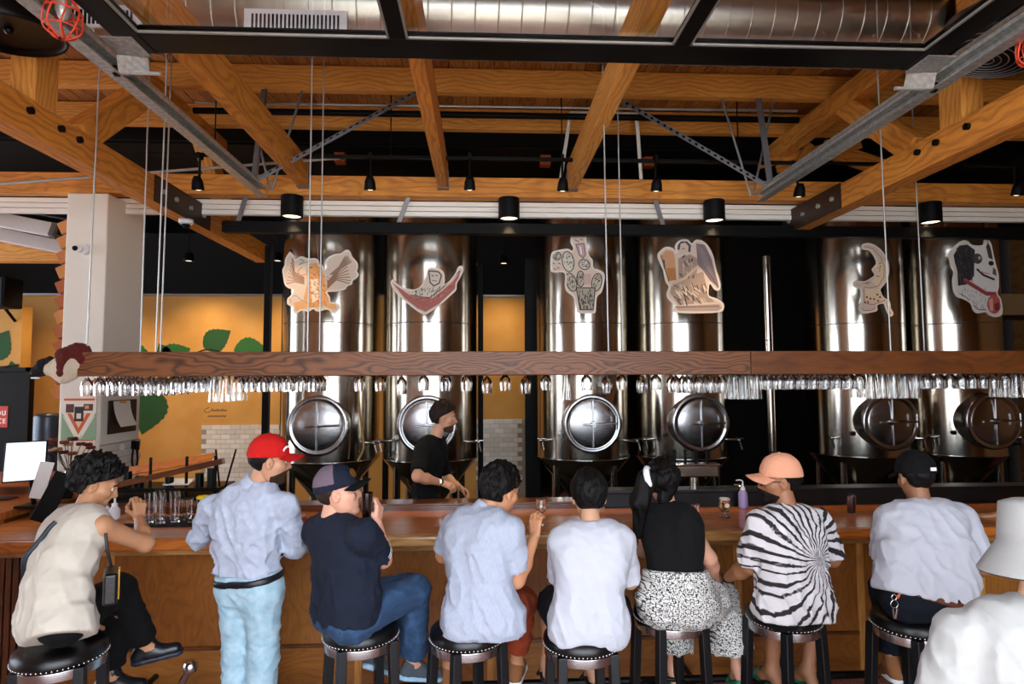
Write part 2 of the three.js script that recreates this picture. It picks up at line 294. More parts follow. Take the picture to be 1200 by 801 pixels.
// ---------------------------------------------------------------- overhead garage door lying open, its tracks and hangers
{
  const d = thing('garage_door', 'black framed glass overhead door lying open under the ceiling', 'garage door', [0, 0, 0]);
  const X0 = -2.0, X1 = 2.68, Y = 4.0, mun = [-0.46, 1.12];
  for (const x of [X0 + 0.075, X1 - 0.075]) part('stile', rbx(0.15, 0.055, 3.7, 0.006, x, Y, -1.65, 2), M.blackGloss, d);
  const rails = [-3.39, -2.62, -1.9, -1.18, -0.46, 0.15];
  rails.forEach((z, i) => part('rail', rbx(X1 - X0 - 0.3, 0.055, i ? 0.09 : 0.2, 0.006, (X0 + X1) / 2, Y, z, 0), M.blackGloss, d));
  for (const x of mun) for (let i = 0; i < rails.length - 1; i++) part('muntin', rbx(0.09, 0.05, rails[i + 1] - rails[i] - 0.13, 0.005, x, Y, (rails[i] + rails[i + 1]) / 2 + (i ? 0 : 0.03), 2), M.blackGloss, d);
  const xs = [X0 + 0.15, mun[0] - 0.045, mun[0] + 0.045, mun[1] - 0.045, mun[1] + 0.045, X1 - 0.15];
  const bead = std({ color: 0x9c9a95, roughness: 0.4, metalness: 0.5 });
  for (let i = 0; i < rails.length - 1; i++) for (let k = 0; k < 3; k++) {
    const a = xs[2 * k], b = xs[2 * k + 1], z0 = rails[i] + (i ? 0.045 : 0.1), z1 = rails[i + 1] - 0.045;
    const p = part('pane', bx(b - a, 0.006, z1 - z0, (a + b) / 2, Y + 0.005, (z0 + z1) / 2), M.pane, d);
    if (i < 2) part('glazing_bead', [bx(b - a, 0.012, 0.012, (a + b) / 2, Y - 0.018, z0 + 0.006), bx(0.012, 0.012, z1 - z0, a + 0.006, Y - 0.018, (z0 + z1) / 2), bx(0.012, 0.012, z1 - z0, b - 0.006, Y - 0.018, (z0 + z1) / 2)], bead, p);
  }
  for (const s of [-1, 1]) {
    const x = s < 0 ? X0 : X1;
    part('roller_bracket', [bx(0.17, 0.006, 0.2, x - s * 0.02, Y - 0.03, -3.42), beamBox([x, Y - 0.03, -3.52], [x + s * 0.02, Y - 0.1, -3.58], 0.16, 0.006)], M.galv, d);
    part('roller_shaft', rod([x - s * 0.13, Y - 0.1, -3.58], [x + s * 0.1, Y - 0.1, -3.58], 0.012), M.galv, d);
    part('roller', tr(new THREE.CylinderGeometry(0.032, 0.032, 0.022, 18), x + s * 0.12, Y - 0.09, -3.58, 0, 0, PI / 2), M.blackMetal, d);
  }
}
const trackPts = ([[-0.045, -0.04], [0.035, -0.04], [0.035, -0.034], [-0.038, -0.034], [-0.038, 0.04], [0.035, 0.04], [0.035, 0.022], [0.041, 0.022], [0.041, 0.047], [-0.045, 0.047]]);
for (const [x, s, lab] of [[-2.13, 1, 'galvanised garage door track hung over the griffin cutout'], [2.8, -1, 'galvanised garage door track hung over the angel cutout']]) {
  const t = thing('door_track', lab, 'door track', [x, 0, 0], 0, 'overhead door tracks');
  part('channel', tr(extrude(poly(trackPts.map(([u, v]) => [u * s, v])), 6.0), 0, 3.93, -6.0), M.galv, t);
  part('angle_stiffener', [bx(0.05, 0.005, 5.0, 0, 3.995, -3.4), bx(0.005, 0.06, 5.0, -0.025 * s, 4.02, -3.4)], M.galv, t);
  const angle = (a, b, w = 0.04) => [beamBox(a, b, w, 0.005, 0), beamBox([a[0] + w / 2, a[1], a[2]], [b[0] + w / 2, b[1], b[2]], 0.005, w, 0)];
  part('hanger_angle', angle([0.0, 3.98, -5.75], [0.02 * s, 5.1, -5.95], 0.05), M.galvDark, t);
  const dg = part('diagonal_brace', angle([0.02 * s, 3.99, -5.78], [1.72 * s, 5.08, -5.95], 0.045), M.galvDark, t);
  const slots = []; for (let k = 2; k < 26; k++) { const f = k / 28; slots.push(tr(new THREE.BoxGeometry(0.03, 0.02, 0.006), 0.02 * s + 1.7 * s * f, 3.99 + 1.09 * f, -5.772 - 0.17 * f, 0, 0, s * 0.57)); }
  part('brace_slots', slots, M.black, dg).userData.kind = 'stuff';
  part('hanger_rod', rod([-0.2 * s, 5.1, -5.95], [0.1 * s, 3.94, -5.9], 0.011), M.galvDark, t);
  part('hanger_rod', rod([0.42 * s, 5.1, -5.95], [0.1 * s, 3.94, -5.95], 0.011), M.galvDark, t);
}
// ---------------------------------------------------------------- spiral duct with registers
{
  const d = thing('spiral_duct', 'large galvanised spiral duct crossing above the open glass door', 'duct', [0, 0, 0]);
  part('duct_pipe', tr(new THREE.CylinderGeometry(0.3, 0.3, 6.6, 48, 1, true), 0.4, 4.88, -4.57, 0, 0, PI / 2), M.duct, d);
  const seam = new THREE.TorusGeometry(0.302, 0.006, 6, 48);
  for (let x = -2.8; x < 3.7; x += 0.17) { const s = part('seam', seam, M.duct, d); s.position.set(x, 4.88, -4.57); s.rotation.set(0, PI / 2 + 0.12, 0); }
  part('end_cap', tr(new THREE.CylinderGeometry(0.3, 0.3, 0.02, 48), 3.7, 4.88, -4.57, 0, 0, PI / 2), M.duct, d);
  for (const [x, lab] of [[-1.32, 'a'], [-2.75, 'b']]) {
    const g = part('register', [bx(0.72, 0.16, 0.02, x, 4.66, -4.3)], M.whitePlastic, d); g.rotation.set(0, 0, 0);
    const sl = bx(0.012, 0.1, 0.01); for (let k = 0; k < 22; k++) { const q = part('louver', sl, M.black, g); q.position.set(x - 0.3 + k * 0.0285, 4.65, -4.286); }
  }
}
// ---------------------------------------------------------------- pipes and conduits under the deck
solo('sprinkler_pipe', rod([-2.95, 4.87, -6.3], [3.4, 4.88, -6.3], 0.033), M.black, 'black sprinkler pipe running under the purlins', 'pipe');
solo('conduit', rod([-2.95, 4.96, -6.32], [3.4, 4.99, -6.32], 0.014), M.galv, 'thin galvanised conduit above the black sprinkler pipe', 'conduit');
solo('conduit', [rod([0.85, 4.2, -6.6], [0.98, 5.05, -6.6], 0.02), rod([0.98, 5.05, -6.6], [1.72, 5.05, -6.6], 0.02), rod([1.72, 5.05, -6.6], [1.76, 4.3, -6.6], 0.02)], M.whiteBoard, 'cream painted conduit loop beside the cactus joist', 'conduit');
solo('conduit', rod([-5.5, 4.02, -6.3], [-1.2, 4.38, -6.2], 0.014), M.galv, 'thin steel conduit crossing behind the bolted truss', 'conduit');
solo('batten_lamp_tube', rbx(0.92, 0.035, 0.05, 0.01, 0.4, 5.02, -5.32, 0, 2), M.whitePlastic, 'slim white batten fixture under the duct', 'light fixture');
for (const [x, lab] of [[-1.76, 'over the griffin cutout'], [-0.5, 'over the hammock cutout'], [0.8, 'over the cactus cutout'], [2.12, 'over the angel cutout']])
  solo('block_end', rbx(0.13, 0.13, 0.12, 0.006, x, 4.86, -7.6), std({ color: 0xa6481c, roughness: 0.7 }), 'small red-brown timber block end ' + lab, 'timber block', 'timber block ends');
// ---------------------------------------------------------------- lamps: black can pendants
const lampGlow = std({ color: 0xfff2dd, emissive: 0xffe6c4, emissiveIntensity: 3 });
for (const [x, lab] of [[-2.0, 'over the first tank'], [0.29, 'over the ochre strip between the tanks'], [2.53, 'beside the angel cutout'], [4.97, 'beside the moon cutout']]) {
  const p = thing('pendant_lamp', 'black cylinder pendant lamp ' + lab, 'pendant lamp', [x, 0.235, -6.49], 0, 'black can pendants');
  part('housing', lathe([[0, 0.225], [0.108, 0.225], [0.113, 0.22], [0.113, 0], [0.1, 0], [0.097, 0.03], [0.02, 0.05]], 32).translate(0, 3.585, 0), M.black, p);
  part('lamp_disc', tr(new THREE.CylinderGeometry(0.096, 0.096, 0.006, 28), 0, 3.605, 0), lampGlow, p);
  part('ceiling_mount', rod([0, 3.79, 0], [0, 3.815, 0], 0.06, 0.06, 20), M.galv, p);
  const s = new THREE.SpotLight(0xffdcae, 9, 0, 0.7, 0.6, 2); s.position.set(x, 3.815, -6.49); s.target.position.set(x, 0, -6.2); s.castShadow = true; s.shadow.radius = 3; scene.add(s, s.target);
}
{ const r = thing('lighting_track', 'thin black lighting track below the purlins', 'lighting track', [0, 0, 0]);
  part('track_bar', bx(9.2, 0.03, 0.04, 1.3, 4.3, -6.0), M.black, r);
  for (const x of [-2.6, -0.9, 0.8, 2.6, 5.0]) part('track_hanger', rod([x, 4.3, -6.0], [x, 5.05, -6.0], 0.006), M.black, r); }
for (const [x, lab, y] of [[-2.73, 'beside the bolted truss', 4.0], [-1.09, 'over the gap between the first two tanks', 4.02], [-0.12, 'between the second tank and the ochre strip', 4.03], [0.8, 'over the cactus cutout', 4.03], [1.74, 'over the angel cutout', 4.04], [3.2, 'beside the far truss splice plate', 4.0], [5.5, 'over the dog cutout', 4.04]]) {
  const p = thing('track_spotlight', 'small black track spotlight ' + lab, 'spotlight', [x, y, -5.98], 0, 'black track spotlights');
  part('head', tr(lathe([[0, 0.13], [0.03, 0.13], [0.05, 0.08], [0.058, 0], [0.05, -0.002], [0.045, 0.02], [0, 0.03]], 24), 0, -0.06, 0.02, 0.25), M.black, p);
  part('lamp_lens', tr(new THREE.SphereGeometry(0.04, 16, 8, 0, 2 * PI, 0, PI / 2), 0, -0.042, 0.012, PI + 0.25, 0, 0, [1, 0.5, 1]), lampGlow, p);
  part('yoke', [rod([0, 0.05, 0], [0, 0.3, 0], 0.012), bx(0.03, 0.05, 0.09, 0, 0.28, 0)], M.black, p);
  const s = new THREE.SpotLight(0xffd9a8, 5, 0, 0.6, 0.7, 2); s.position.set(x, y - 0.075, -5.965); s.target.position.set(x, 0.5, -5.2); s.castShadow = true; scene.add(s, s.target);
}
for (const [x, y, z, x2, y2, z2, lab] of [[-7.2, 4.25, -6.9, -5.0, 3.86, -7.3, 'long white strip fixture beside the white column'], [-6.4, 4.02, -8.0, -5.25, 3.8, -8.2, 'short white strip fixture before the far timber beam']])
  { const f = thing('strip_fixture', lab, 'light fixture'); part('housing', beamBox([x, y, z], [x2, y2, z2], 0.16, 0.07), M.whitePlastic, f); part('end_cap', beamBox([x2, y2, z2], [x2 + 0.05, y2 - 0.009, z2 - 0.01], 0.165, 0.08), M.galvDark, f); part('conduit', rod([x2 - 0.9, y2 + 0.3, z2 + 0.2], [x2 + 0.6, y2 + 0.02, z2 + 0.25], 0.02), M.blackMetal, f); }
// drum fans on the trusses
for (const [x, y, z, s, lab] of [[-2.84, 4.2, -3.72, 1, 'round black fan housing above the bolted truss post'], [3.28, 4.22, -3.7, -1, 'round black fan with wire guard by the far track']]) {
  const f = thing('drum_fan', lab, 'fan', [x, y, z], 0, 'black drum fans'); f.rotation.set(0.08, 0, s > 0 ? 0.05 : -0.3); f.scale.setScalar(0.85);
  part('drum', lathe([[0, 0.3], [0.25, 0.28], [0.34, 0.18], [0.36, 0.02], [0.345, -0.02], [0.33, -0.01], [0.3, 0.02], [0, 0.03]], 40), M.blackGloss, f);
  part('hub', tr(new THREE.SphereGeometry(0.03, 12, 8), 0, 0.02, 0), M.blackMetal, f);
  part('bracket', rod([0, 0.28, 0], [0, 0.75, 0], 0.03), M.blackMetal, f);
  if (s < 0) for (let k = 1; k < 8; k++) part('guard_ring', tr(new THREE.TorusGeometry(0.045 * k, 0.004, 6, 40), 0, -0.03 - 0.05 * (1 - (k / 8) ** 2), 0, PI / 2), M.galvDark, f);
}
for (const [x, y, z, lab] of [[-2.04, 3.86, -3.0, 'orange-red wire lamp guard by the round black fan housing'], [2.93, 3.84, -3.02, 'orange-red wire lamp guard by the fan with wire guard']]) {
  const g = thing('caged_lamp', lab, 'caged lamp', [x, y, z], 0, 'caged sprinkler lamps');
  const wires = []; for (let k = 0; k < 8; k++) { const a = k * PI / 4; wires.push(tube([[0.03 * Math.cos(a), 0.12, 0.03 * Math.sin(a)], [0.075 * Math.cos(a), 0.06, 0.075 * Math.sin(a)], [0.075 * Math.cos(a + 0.3), -0.04, 0.075 * Math.sin(a + 0.3)], [0.02 * Math.cos(a), -0.085, 0.02 * Math.sin(a)]], 0.0045, 12, 6)); }
  part('wire_cage', [...wires, tr(new THREE.TorusGeometry(0.078, 0.004, 6, 24), 0, 0.05, 0, PI / 2), tr(new THREE.TorusGeometry(0.078, 0.004, 6, 24), 0, -0.035, 0, PI / 2)], M.redWire, g);
  part('socket', lathe([[0, 0.16], [0.03, 0.15], [0.035, 0.06], [0.02, 0.02], [0, 0]], 16), M.galv, g);
}
// small downlights in the dark ceiling before the ochre wall
for (const [x, z, lab, k] of [[-4.3, -9.15, 'over the white tiles', 13], [-3.0, -9.1, 'beside the first tank', 13], [0.33, -9.2, 'over the ochre strip between the tanks', 9], [-5.9, -8.9, 'beyond the white column', 15]]) {
  const p = thing('downlight', 'small round downlight hung before the ochre wall ' + lab, 'downlight', [x, 3.85, z], 0, 'downlights before the ochre wall');
  part('trim_ring', lathe([[0.05, 0], [0.075, 0], [0.075, 0.03], [0.06, 0.12], [0, 0.13]], 24), M.black, p); part('lamp_disc', tr(new THREE.CylinderGeometry(0.05, 0.05, 0.006, 20), 0, 0.012, 0), lampGlow, p); part('hanger', rod([0, 0.12, 0], [0, 1.075, 0], 0.008), M.black, p);
  const s = new THREE.SpotLight(0xffdcb0, k, 0, 0.95, 0.8, 2); s.position.set(x, 3.84, z); s.target.position.set(x, 0.8, z - 0.7); s.castShadow = true; scene.add(s, s.target);
}
{ const t = thing('timber_brace', 'pair of slanting orange boards below the dark ceiling near the moon cutout', 'timber brace');
  part('board', beamBox([3.28, 4.63, -7.0], [4.3, 4.9, -6.95], 0.09, 0.05), M.timber[0], t); part('board', beamBox([3.5, 4.58, -7.0], [4.5, 4.88, -6.95], 0.09, 0.05), M.timber[1], t); part('board', beamBox([3.4, 4.27, -6.7], [3.9, 4.88, -6.98], 0.09, 0.05), M.timber[2], t); part('board', beamBox([4.06, 4.85, -6.98], [5.1, 4.5, -6.98], 0.2, 0.06), M.timber[1], t); part('board', beamBox([5.0, 4.3, -6.98], [5.0, 4.9, -6.98], 0.08, 0.05), M.timber[0], t); }
// ---------------------------------------------------------------- fermentation tanks
function makeTank(x, label, turn, cutY) {
  const R = 0.6, t = thing('fermentation_tank', label, 'tank', [x, 0, -8.0], 0, 'stainless fermentation tanks');
  // cylinder, slightly dimpled as sheet steel is
  const g = new THREE.CylinderGeometry(R, R, 3.2, 96, 40, true), p = g.attributes.position;
  for (let i = 0; i < p.count; i++) { const X = p.getX(i), Y = p.getY(i), Z = p.getZ(i), a = Math.atan2(Z, X), k = 1 + (0.0016 * n3(Math.cos(a) * 2.2 + x * 3, Y * 0.55, Math.sin(a) * 2.2) + 0.0005 * n3(Math.cos(a) * 7 + x, Y * 1.6, Math.sin(a) * 7)); p.setX(i, X * k); p.setZ(i, Z * k); }
  g.computeVertexNormals();
  // weld the seam of normals
  { const n = g.attributes.normal; for (let r = 0; r <= 40; r++) { const a = r * 97, b = a + 96, v = V(n.getX(a) + n.getX(b), n.getY(a) + n.getY(b), n.getZ(a) + n.getZ(b)).normalize(); n.setXYZ(a, v.x, v.y, v.z); n.setXYZ(b, v.x, v.y, v.z); } }
  g.rotateY(PI);
  part('shell', g.translate(0, 2.72, 0), M.steel, t);
  part('top_dome', lathe([[R, 4.32], [R * 0.97, 4.42], [R * 0.8, 4.52], [R * 0.45, 4.6], [0.12, 4.63], [0.12, 4.72], [0, 4.72]], 48), M.steel, t);
  part('cone', lathe([[0.05, 0.34], [0.06, 0.42], [R * 0.55, 0.78], [R * 0.985, 1.1], [R, 1.125]].map(([a, b]) => [a, b]), 64), M.steel, t);
  part('seam_band', [tr(new THREE.TorusGeometry(R + 0.001, 0.007, 6, 80), 0, 2.8, 0, PI / 2)], M.steelDoor, t);
  part('skirt_band', [tr(new THREE.TorusGeometry(R + 0.002, 0.01, 6, 80), 0, 1.125, 0, PI / 2)], M.chrome, t);
  for (let k = 0; k < 4; k++) { const a = PI / 4 + k * PI / 2 + 0.1; part('leg', [rod([0.5 * Math.cos(a), 0.02, 0.5 * Math.sin(a)], [0.5 * Math.cos(a), 1.06, 0.5 * Math.sin(a)], 0.045, 0.045, 14), rod([0.5 * Math.cos(a), 0, 0.5 * Math.sin(a)], [0.5 * Math.cos(a), 0.03, 0.5 * Math.sin(a)], 0.08, 0.08, 14)], M.steel, t); }
  // manway
  const m = new THREE.Group(); m.name = 'manway'; m.position.set(0, 1.575, 0); m.rotation.y = turn; t.add(m);
  part('neck', tr(lathe([[0.345, 0.45], [0.33, 0.6], [0.325, 0.69], [0.345, 0.7], [0.35, 0.715], [0.345, 0.735], [0.31, 0.737], [0.3, 0.725], [0.285, 0.725]], 56), 0, 0, 0, PI / 2), M.steelDoor, m);
  part('door', tr(lathe([[0.283, 0.722], [0.27, 0.73], [0.2, 0.745], [0.1, 0.752], [0, 0.755]], 56), 0, 0, 0, PI / 2), M.steelDoor, m);
  part('cross_bar', [tr(rbx(0.02, 0.56, 0.022, 0.006), 0, 0, 0.762), tr(new THREE.CylinderGeometry(0.035, 0.04, 0.06, 20), 0, 0, 0.78, PI / 2)], M.steelDoor, m);
  part('handle', [rod([-0.12, -0.005, 0.82], [0.27, 0.01, 0.82], 0.011), rod([0.27, -0.06, 0.8], [0.27, 0.1, 0.8], 0.012), rod([0, 0, 0.77], [0, 0, 0.84], 0.014)], M.chrome, m);
  part('hinge', [rbx(0.05, 0.12, 0.06, 0.01, 0.33, 0, 0.7)], M.chrome, m);
  // sample valves and a side pipe
  const va = (ang, y) => { const ca = Math.cos(ang), sa = Math.sin(ang), A = [ca * R, y, sa * R], B = [ca * (R + 0.13), y, sa * (R + 0.13)]; return part('sample_valve', [rod(A, B, 0.02), rod(B, [B[0] + 0.03, y - 0.12, B[2]], 0.013), rod([B[0] - 0.04, y + 0.02, B[2]], [B[0] + 0.06, y + 0.02, B[2]], 0.012), tr(new THREE.SphereGeometry(0.026, 12, 8), B[0], y, B[2])], M.chrome, t); };
  va(PI * 0.18, 1.34); va(PI * 0.8, 1.36);
  part('gauge', [tr(new THREE.CylinderGeometry(0.03, 0.03, 0.04, 16), -0.36, 1.42, 0.5, PI / 2)], M.chrome, t);
  return t;
}
makeTank(-1.93, 'tall stainless tank behind the griffin cutout', 0.03);
makeTank(-0.66, 'tall stainless tank behind the hammock cutout and the bartender', 0.02);
makeTank(1.31, 'tall stainless tank behind the cactus cutout', 0);
makeTank(2.6, 'tall stainless tank behind the angel cutout', 0.02);
makeTank(4.98, 'tall stainless tank behind the moon cutout', -0.02);
makeTank(6.28, 'tall stainless tank behind the dog cutout', -0.02);
solo('steel_pipe', [rod([3.73, 0, -7.8], [3.71, 3.7, -7.8], 0.06, 0.06, 20), tr(new THREE.TorusGeometry(0.062, 0.008, 6, 24), 3.72, 2.6, -7.8, PI / 2)], M.steel, 'vertical stainless pipe between the angel and moon tanks', 'pipe');
solo('hose', tube([[-1.45, 2.4, -7.42], [-1.46, 1.9, -7.4], [-1.42, 1.5, -7.4], [-1.4, 1.3, -7.4], [-1.47, 1.15, -7.42]], 0.012, 30, 8), std({ color: 0xc79a4a, roughness: 0.5 }), 'thin amber hose hanging beside the first tank manway', 'hose');
// ---------------------------------------------------------------- the bar
{
  const b = thing('bar_counter', 'long wooden bar with plywood front panels and varnished top', 'bar counter', [0, 0, 0]);
  const X0 = -3.55, X1 = 6.2;
  // varnished top of long boards, rounded maple nosing, dark raised ledge at the back
  const seams = [-3.5, -1.45, 0.75, 2.05, 4.2, 6.3];
  for (let i = 0; i < seams.length - 1; i++) for (let k = 0; k < 3; k++) part('top_board', rbx(seams[i + 1] - seams[i] - 0.001, 0.045, 0.2465, 0.002, (seams[i] + seams[i + 1]) / 2, 1.0475, -4.385 - k * 0.2475, 0), M.barTop, b);
  for (let i = 0; i < seams.length - 1; i++) part('nosing', rbx(seams[i + 1] - seams[i] - 0.002, 0.075, 0.06, 0.02, (seams[i] + seams[i + 1]) / 2, 1.033, -4.23, 0, 4), i === 0 || i > 2 ? M.barTop : M.barEdge, b);
  part('under_rail', rbx(X1 - X0, 0.06, 0.05, 0.006, (X0 + X1) / 2, 0.965, -4.36, 0), M.barEdge, b);
  part('back_ledge', [rbx(4.5, 0.07, 0.06, 0.01, -1.25, 1.075, -5.03, 0), rbx(4.5, 0.02, 0.2, 0.008, -1.25, 1.115, -5.1, 0)], M.barBack, b);
  part('drip_rail', [rbx(5.2, 0.14, 0.05, 0.01, 3.6, 1.12, -5.04, 0), rbx(5.2, 0.03, 0.18, 0.01, 3.6, 1.19, -5.1, 0)], M.gunmetal, b);
  const edges = [-2.95, -2.52, -1.62, -0.85, 0.06, 0.93, 1.82, 2.72, 3.62, 4.5, 5.4, 6.2];
  for (let i = 0; i < edges.length - 1; i++) {
    const a = edges[i], c = edges[i + 1];
    part('front_panel', rbx(c - a - 0.004, 0.66, 0.02, 0.003, (a + c) / 2, 0.62, -4.41, 1), M.ply[i % 3], b);
    part('kick_panel', rbx(c - a - 0.004, 0.29, 0.02, 0.003, (a + c) / 2, 0.145, -4.4, 0), M.ply[(i + 1) % 3], b);
    part('batten', rbx(0.05, 0.93, 0.018, 0.004, a, 0.485, -4.388, 1), M.batten, b);
  }
  part('ledge_strip', rbx(9.1, 0.025, 0.02, 0.006, 1.62, 0.295, -4.39, 0), M.barBack, b);
  part('carcass', bx(9.6, 0.98, 0.5, 1.35, 0.5, -4.68), M.darkWall, b);
  // slatted return panel at the end by the stairs
  for (let k = 0; k < 13; k++) part('slat', rbx(0.035, 0.93, 0.025, 0.005, -3.56 + k * 0.047, 0.485, -4.39, 1), M.barBack, b);
}
{
  const r = thing('foot_rail', 'black steel foot rail along the base of the bar', 'foot rail');
  part('rail_tube', rod([-2.9, 0.12, -4.15], [6.2, 0.12, -4.15], 0.025, 0.025, 16), M.blackMetal, r);
  for (const x of [-2.2, -0.4, 1.4, 3.2, 5.0]) part('bracket', [rod([x, 0.12, -4.15], [x, 0.12, -4.39], 0.018), rod([x, 0.0, -4.15], [x, 0.12, -4.15], 0.018)], M.blackMetal, r);
  part('ball_end', [tr(new THREE.SphereGeometry(0.045, 20, 14), -1.8, 0.35, -4.0), rod([-1.8, 0.35, -4.0], [-1.95, 0.12, -4.15], 0.022)], M.chrome, r);
}
// side counter beside the column: stepped wood with black runners
{
  const c = thing('side_counter', 'orange wood side counter with black runner mats by the column', 'counter');
  part('counter_top', rbx(1.25, 0.06, 1.25, 0.008, -4.15, 1.12, -5.35, 0), M.barTop, c);
  part('step_top', rbx(1.0, 0.06, 0.5, 0.008, -4.3, 1.24, -5.75, 0), M.barTop, c);
  part('counter_body', bx(1.15, 1.08, 1.1, -4.15, 0.55, -5.4), M.ply[0], c);
  part('runner_mat', [rbx(0.85, 0.012, 0.12, 0.004, -4.25, 1.156, -5.28), rbx(0.85, 0.012, 0.12, 0.004, -4.2, 1.156, -4.98)], M.rubber, c);
}
// ---------------------------------------------------------------- hanging glass rack
{
  const r = thing('glass_rack', 'long hanging timber beam with rods that carries the glasses', 'glass rack');
  part('front_beam', rbx(5.05, 0.18, 0.07, 0.006, -0.445, 2.235, -4.7, 0), M.rackWood[0], r);
  part('front_beam', rbx(4.4, 0.18, 0.07, 0.006, 4.283, 2.235, -4.7, 0), M.rackWood[1], r);
  part('back_beam', rbx(9.45, 0.18, 0.07, 0.006, 1.757, 2.235, -5.2, 0), M.rackWood[1], r);
  part('end_board', rbx(0.05, 0.18, 0.5, 0.004, -2.945, 2.235, -4.95, 2), M.rackWood[0], r);
  part('shelf_board', rbx(9.4, 0.02, 0.43, 0.003, 1.757, 2.3, -4.95, 0), M.rackWood[1], r);
  const rail = [bx(0.035, 0.004, 0.42, 0, 2.196, -4.95), bx(0.004, 0.09, 0.42, 0, 2.245, -4.95)], rg = merge(rail);
  for (let x = -2.9; x < 6.4; x += 0.093) { const q = part('rail', rg, M.chrome, r); q.position.x = x; }
  for (const [x, z, tx] of [[-3.0 + 0.06, -4.72, 0.02], [-2.8, -5.18, 0], [-2.64, -5.18, 0.02], [-2.44, -4.72, 0.02], [-1.32, -4.72, 0], [-1.35, -5.18, 0], [0.98, -4.72, -0.02], [1.2, -5.18, -0.02], [3.24, -4.72, -0.02], [3.86, -5.18, -0.02]])
    part('hanger_rod', rod([x, 2.3, z], [x + tx, 4.95, z], 0.006, 0.006, 6), M.galv, r);
}
// glasses: [outer profile], hung foot up
const glassKinds = {
  tulip: [[0, 0], [0.034, 0], [0.034, -0.003], [0.006, -0.01], [0.005, -0.07], [0.012, -0.08], [0.036, -0.108], [0.043, -0.14], [0.041, -0.175], [0.036, -0.212], [0.0345, -0.212], [0.0395, -0.174], [0.0415, -0.14], [0.0345, -0.11], [0.01, -0.084], [0, -0.082]],
  goblet: [[0, 0], [0.036, 0], [0.036, -0.003], [0.007, -0.01], [0.006, -0.06], [0.02, -0.072], [0.041, -0.098], [0.045, -0.13], [0.04, -0.188], [0.0385, -0.188], [0.0435, -0.13], [0.0395, -0.1], [0.018, -0.077], [0, -0.074]],
  tall: [[0, 0], [0.032, 0], [0.032, -0.004], [0.012, -0.012], [0.018, -0.04], [0.027, -0.1], [0.033, -0.19], [0.037, -0.262], [0.0355, -0.262], [0.0315, -0.19], [0.0255, -0.1], [0.016, -0.044], [0, -0.036]],
};
const kindLabel = { tulip: 'stemmed tulip glass', goblet: 'short stemmed goblet glass', tall: 'tall footed beer glass' };
const glassGeo = Object.fromEntries(Object.entries(glassKinds).map(([k, p]) => [k, lathe(p, 18)]));
const hang = (kind, x, z, where, group) => { const g = solo('hanging_' + kind, glassGeo[kind], M.glass, 'clear ' + kindLabel[kind] + ' hanging upside down ' + where, 'glass', group); g.position.set(x, 2.212, z); g.rotation.y = rr(0, 6); };
const rowsZ = [-4.77, -4.88, -4.99, -5.1];
for (let x = -2.96, i = 0; x < -1.2; x += 0.093, i++) for (const z of rowsZ) {
  const tallSpot = x > -2.12 && x < -1.9, kind = tallSpot ? 'tall' : x < -2.35 ? 'tulip' : 'goblet';
  if (x > -1.9 && z < -5.05) continue;
  hang(kind, x, z, tallSpot ? 'in the tall cluster before the ochre wall' : x < -2.35 ? 'in the crowded rows before the white column' : x < -1.75 ? 'in the rows before the ochre wall' : 'in the rows before the first tank', tallSpot ? 'tall glasses hung before the ochre wall' : x < -2.35 ? 'glasses hung before the white column' : x < -1.75 ? 'glasses hung before the ochre wall' : 'glasses hung before the first tank');
}
for (const [x, kind] of [[-0.96, 'goblet'], [-0.8, 'goblet'], [-0.62, 'tulip'], [-0.46, 'goblet'], [-0.28, 'goblet'], [-0.12, 'goblet'], [0.04, 'tulip'], [0.18, 'goblet'], [0.34, 'tulip'], [0.5, 'goblet'], [0.66, 'tall'], [0.82, 'goblet'], [0.98, 'tulip'], [1.12, 'goblet'], [1.26, 'tulip'], [1.4, 'goblet']])
  hang(kind, x, -4.8 - 0.1 * ((x * 37 | 0) & 1), 'from the widely spaced middle of the rack', 'widely spaced glasses in the middle of the rack');
for (let x = 1.52; x < 6.2; x += 0.093) for (const z of rowsZ.slice(0, x < 2.2 ? 2 : 3)) {
  const tallSpot = (x > 3.05 && x < 3.5) || (x > 4.3 && x < 4.75) || (x > 1.95 && x < 2.2);
  hang(tallSpot ? 'tall' : (x * 53 | 0) % 5 ? 'goblet' : 'tulip', x, z, x < 2.4 ? 'before the angel tank' : x < 3.0 ? 'before the dark gap with the pipe' : 'before the moon and dog tanks', x < 2.4 ? 'glasses hung before the angel tank' : x < 3.0 ? 'glasses hung before the dark gap' : 'glasses hung before the moon and dog tanks');
}
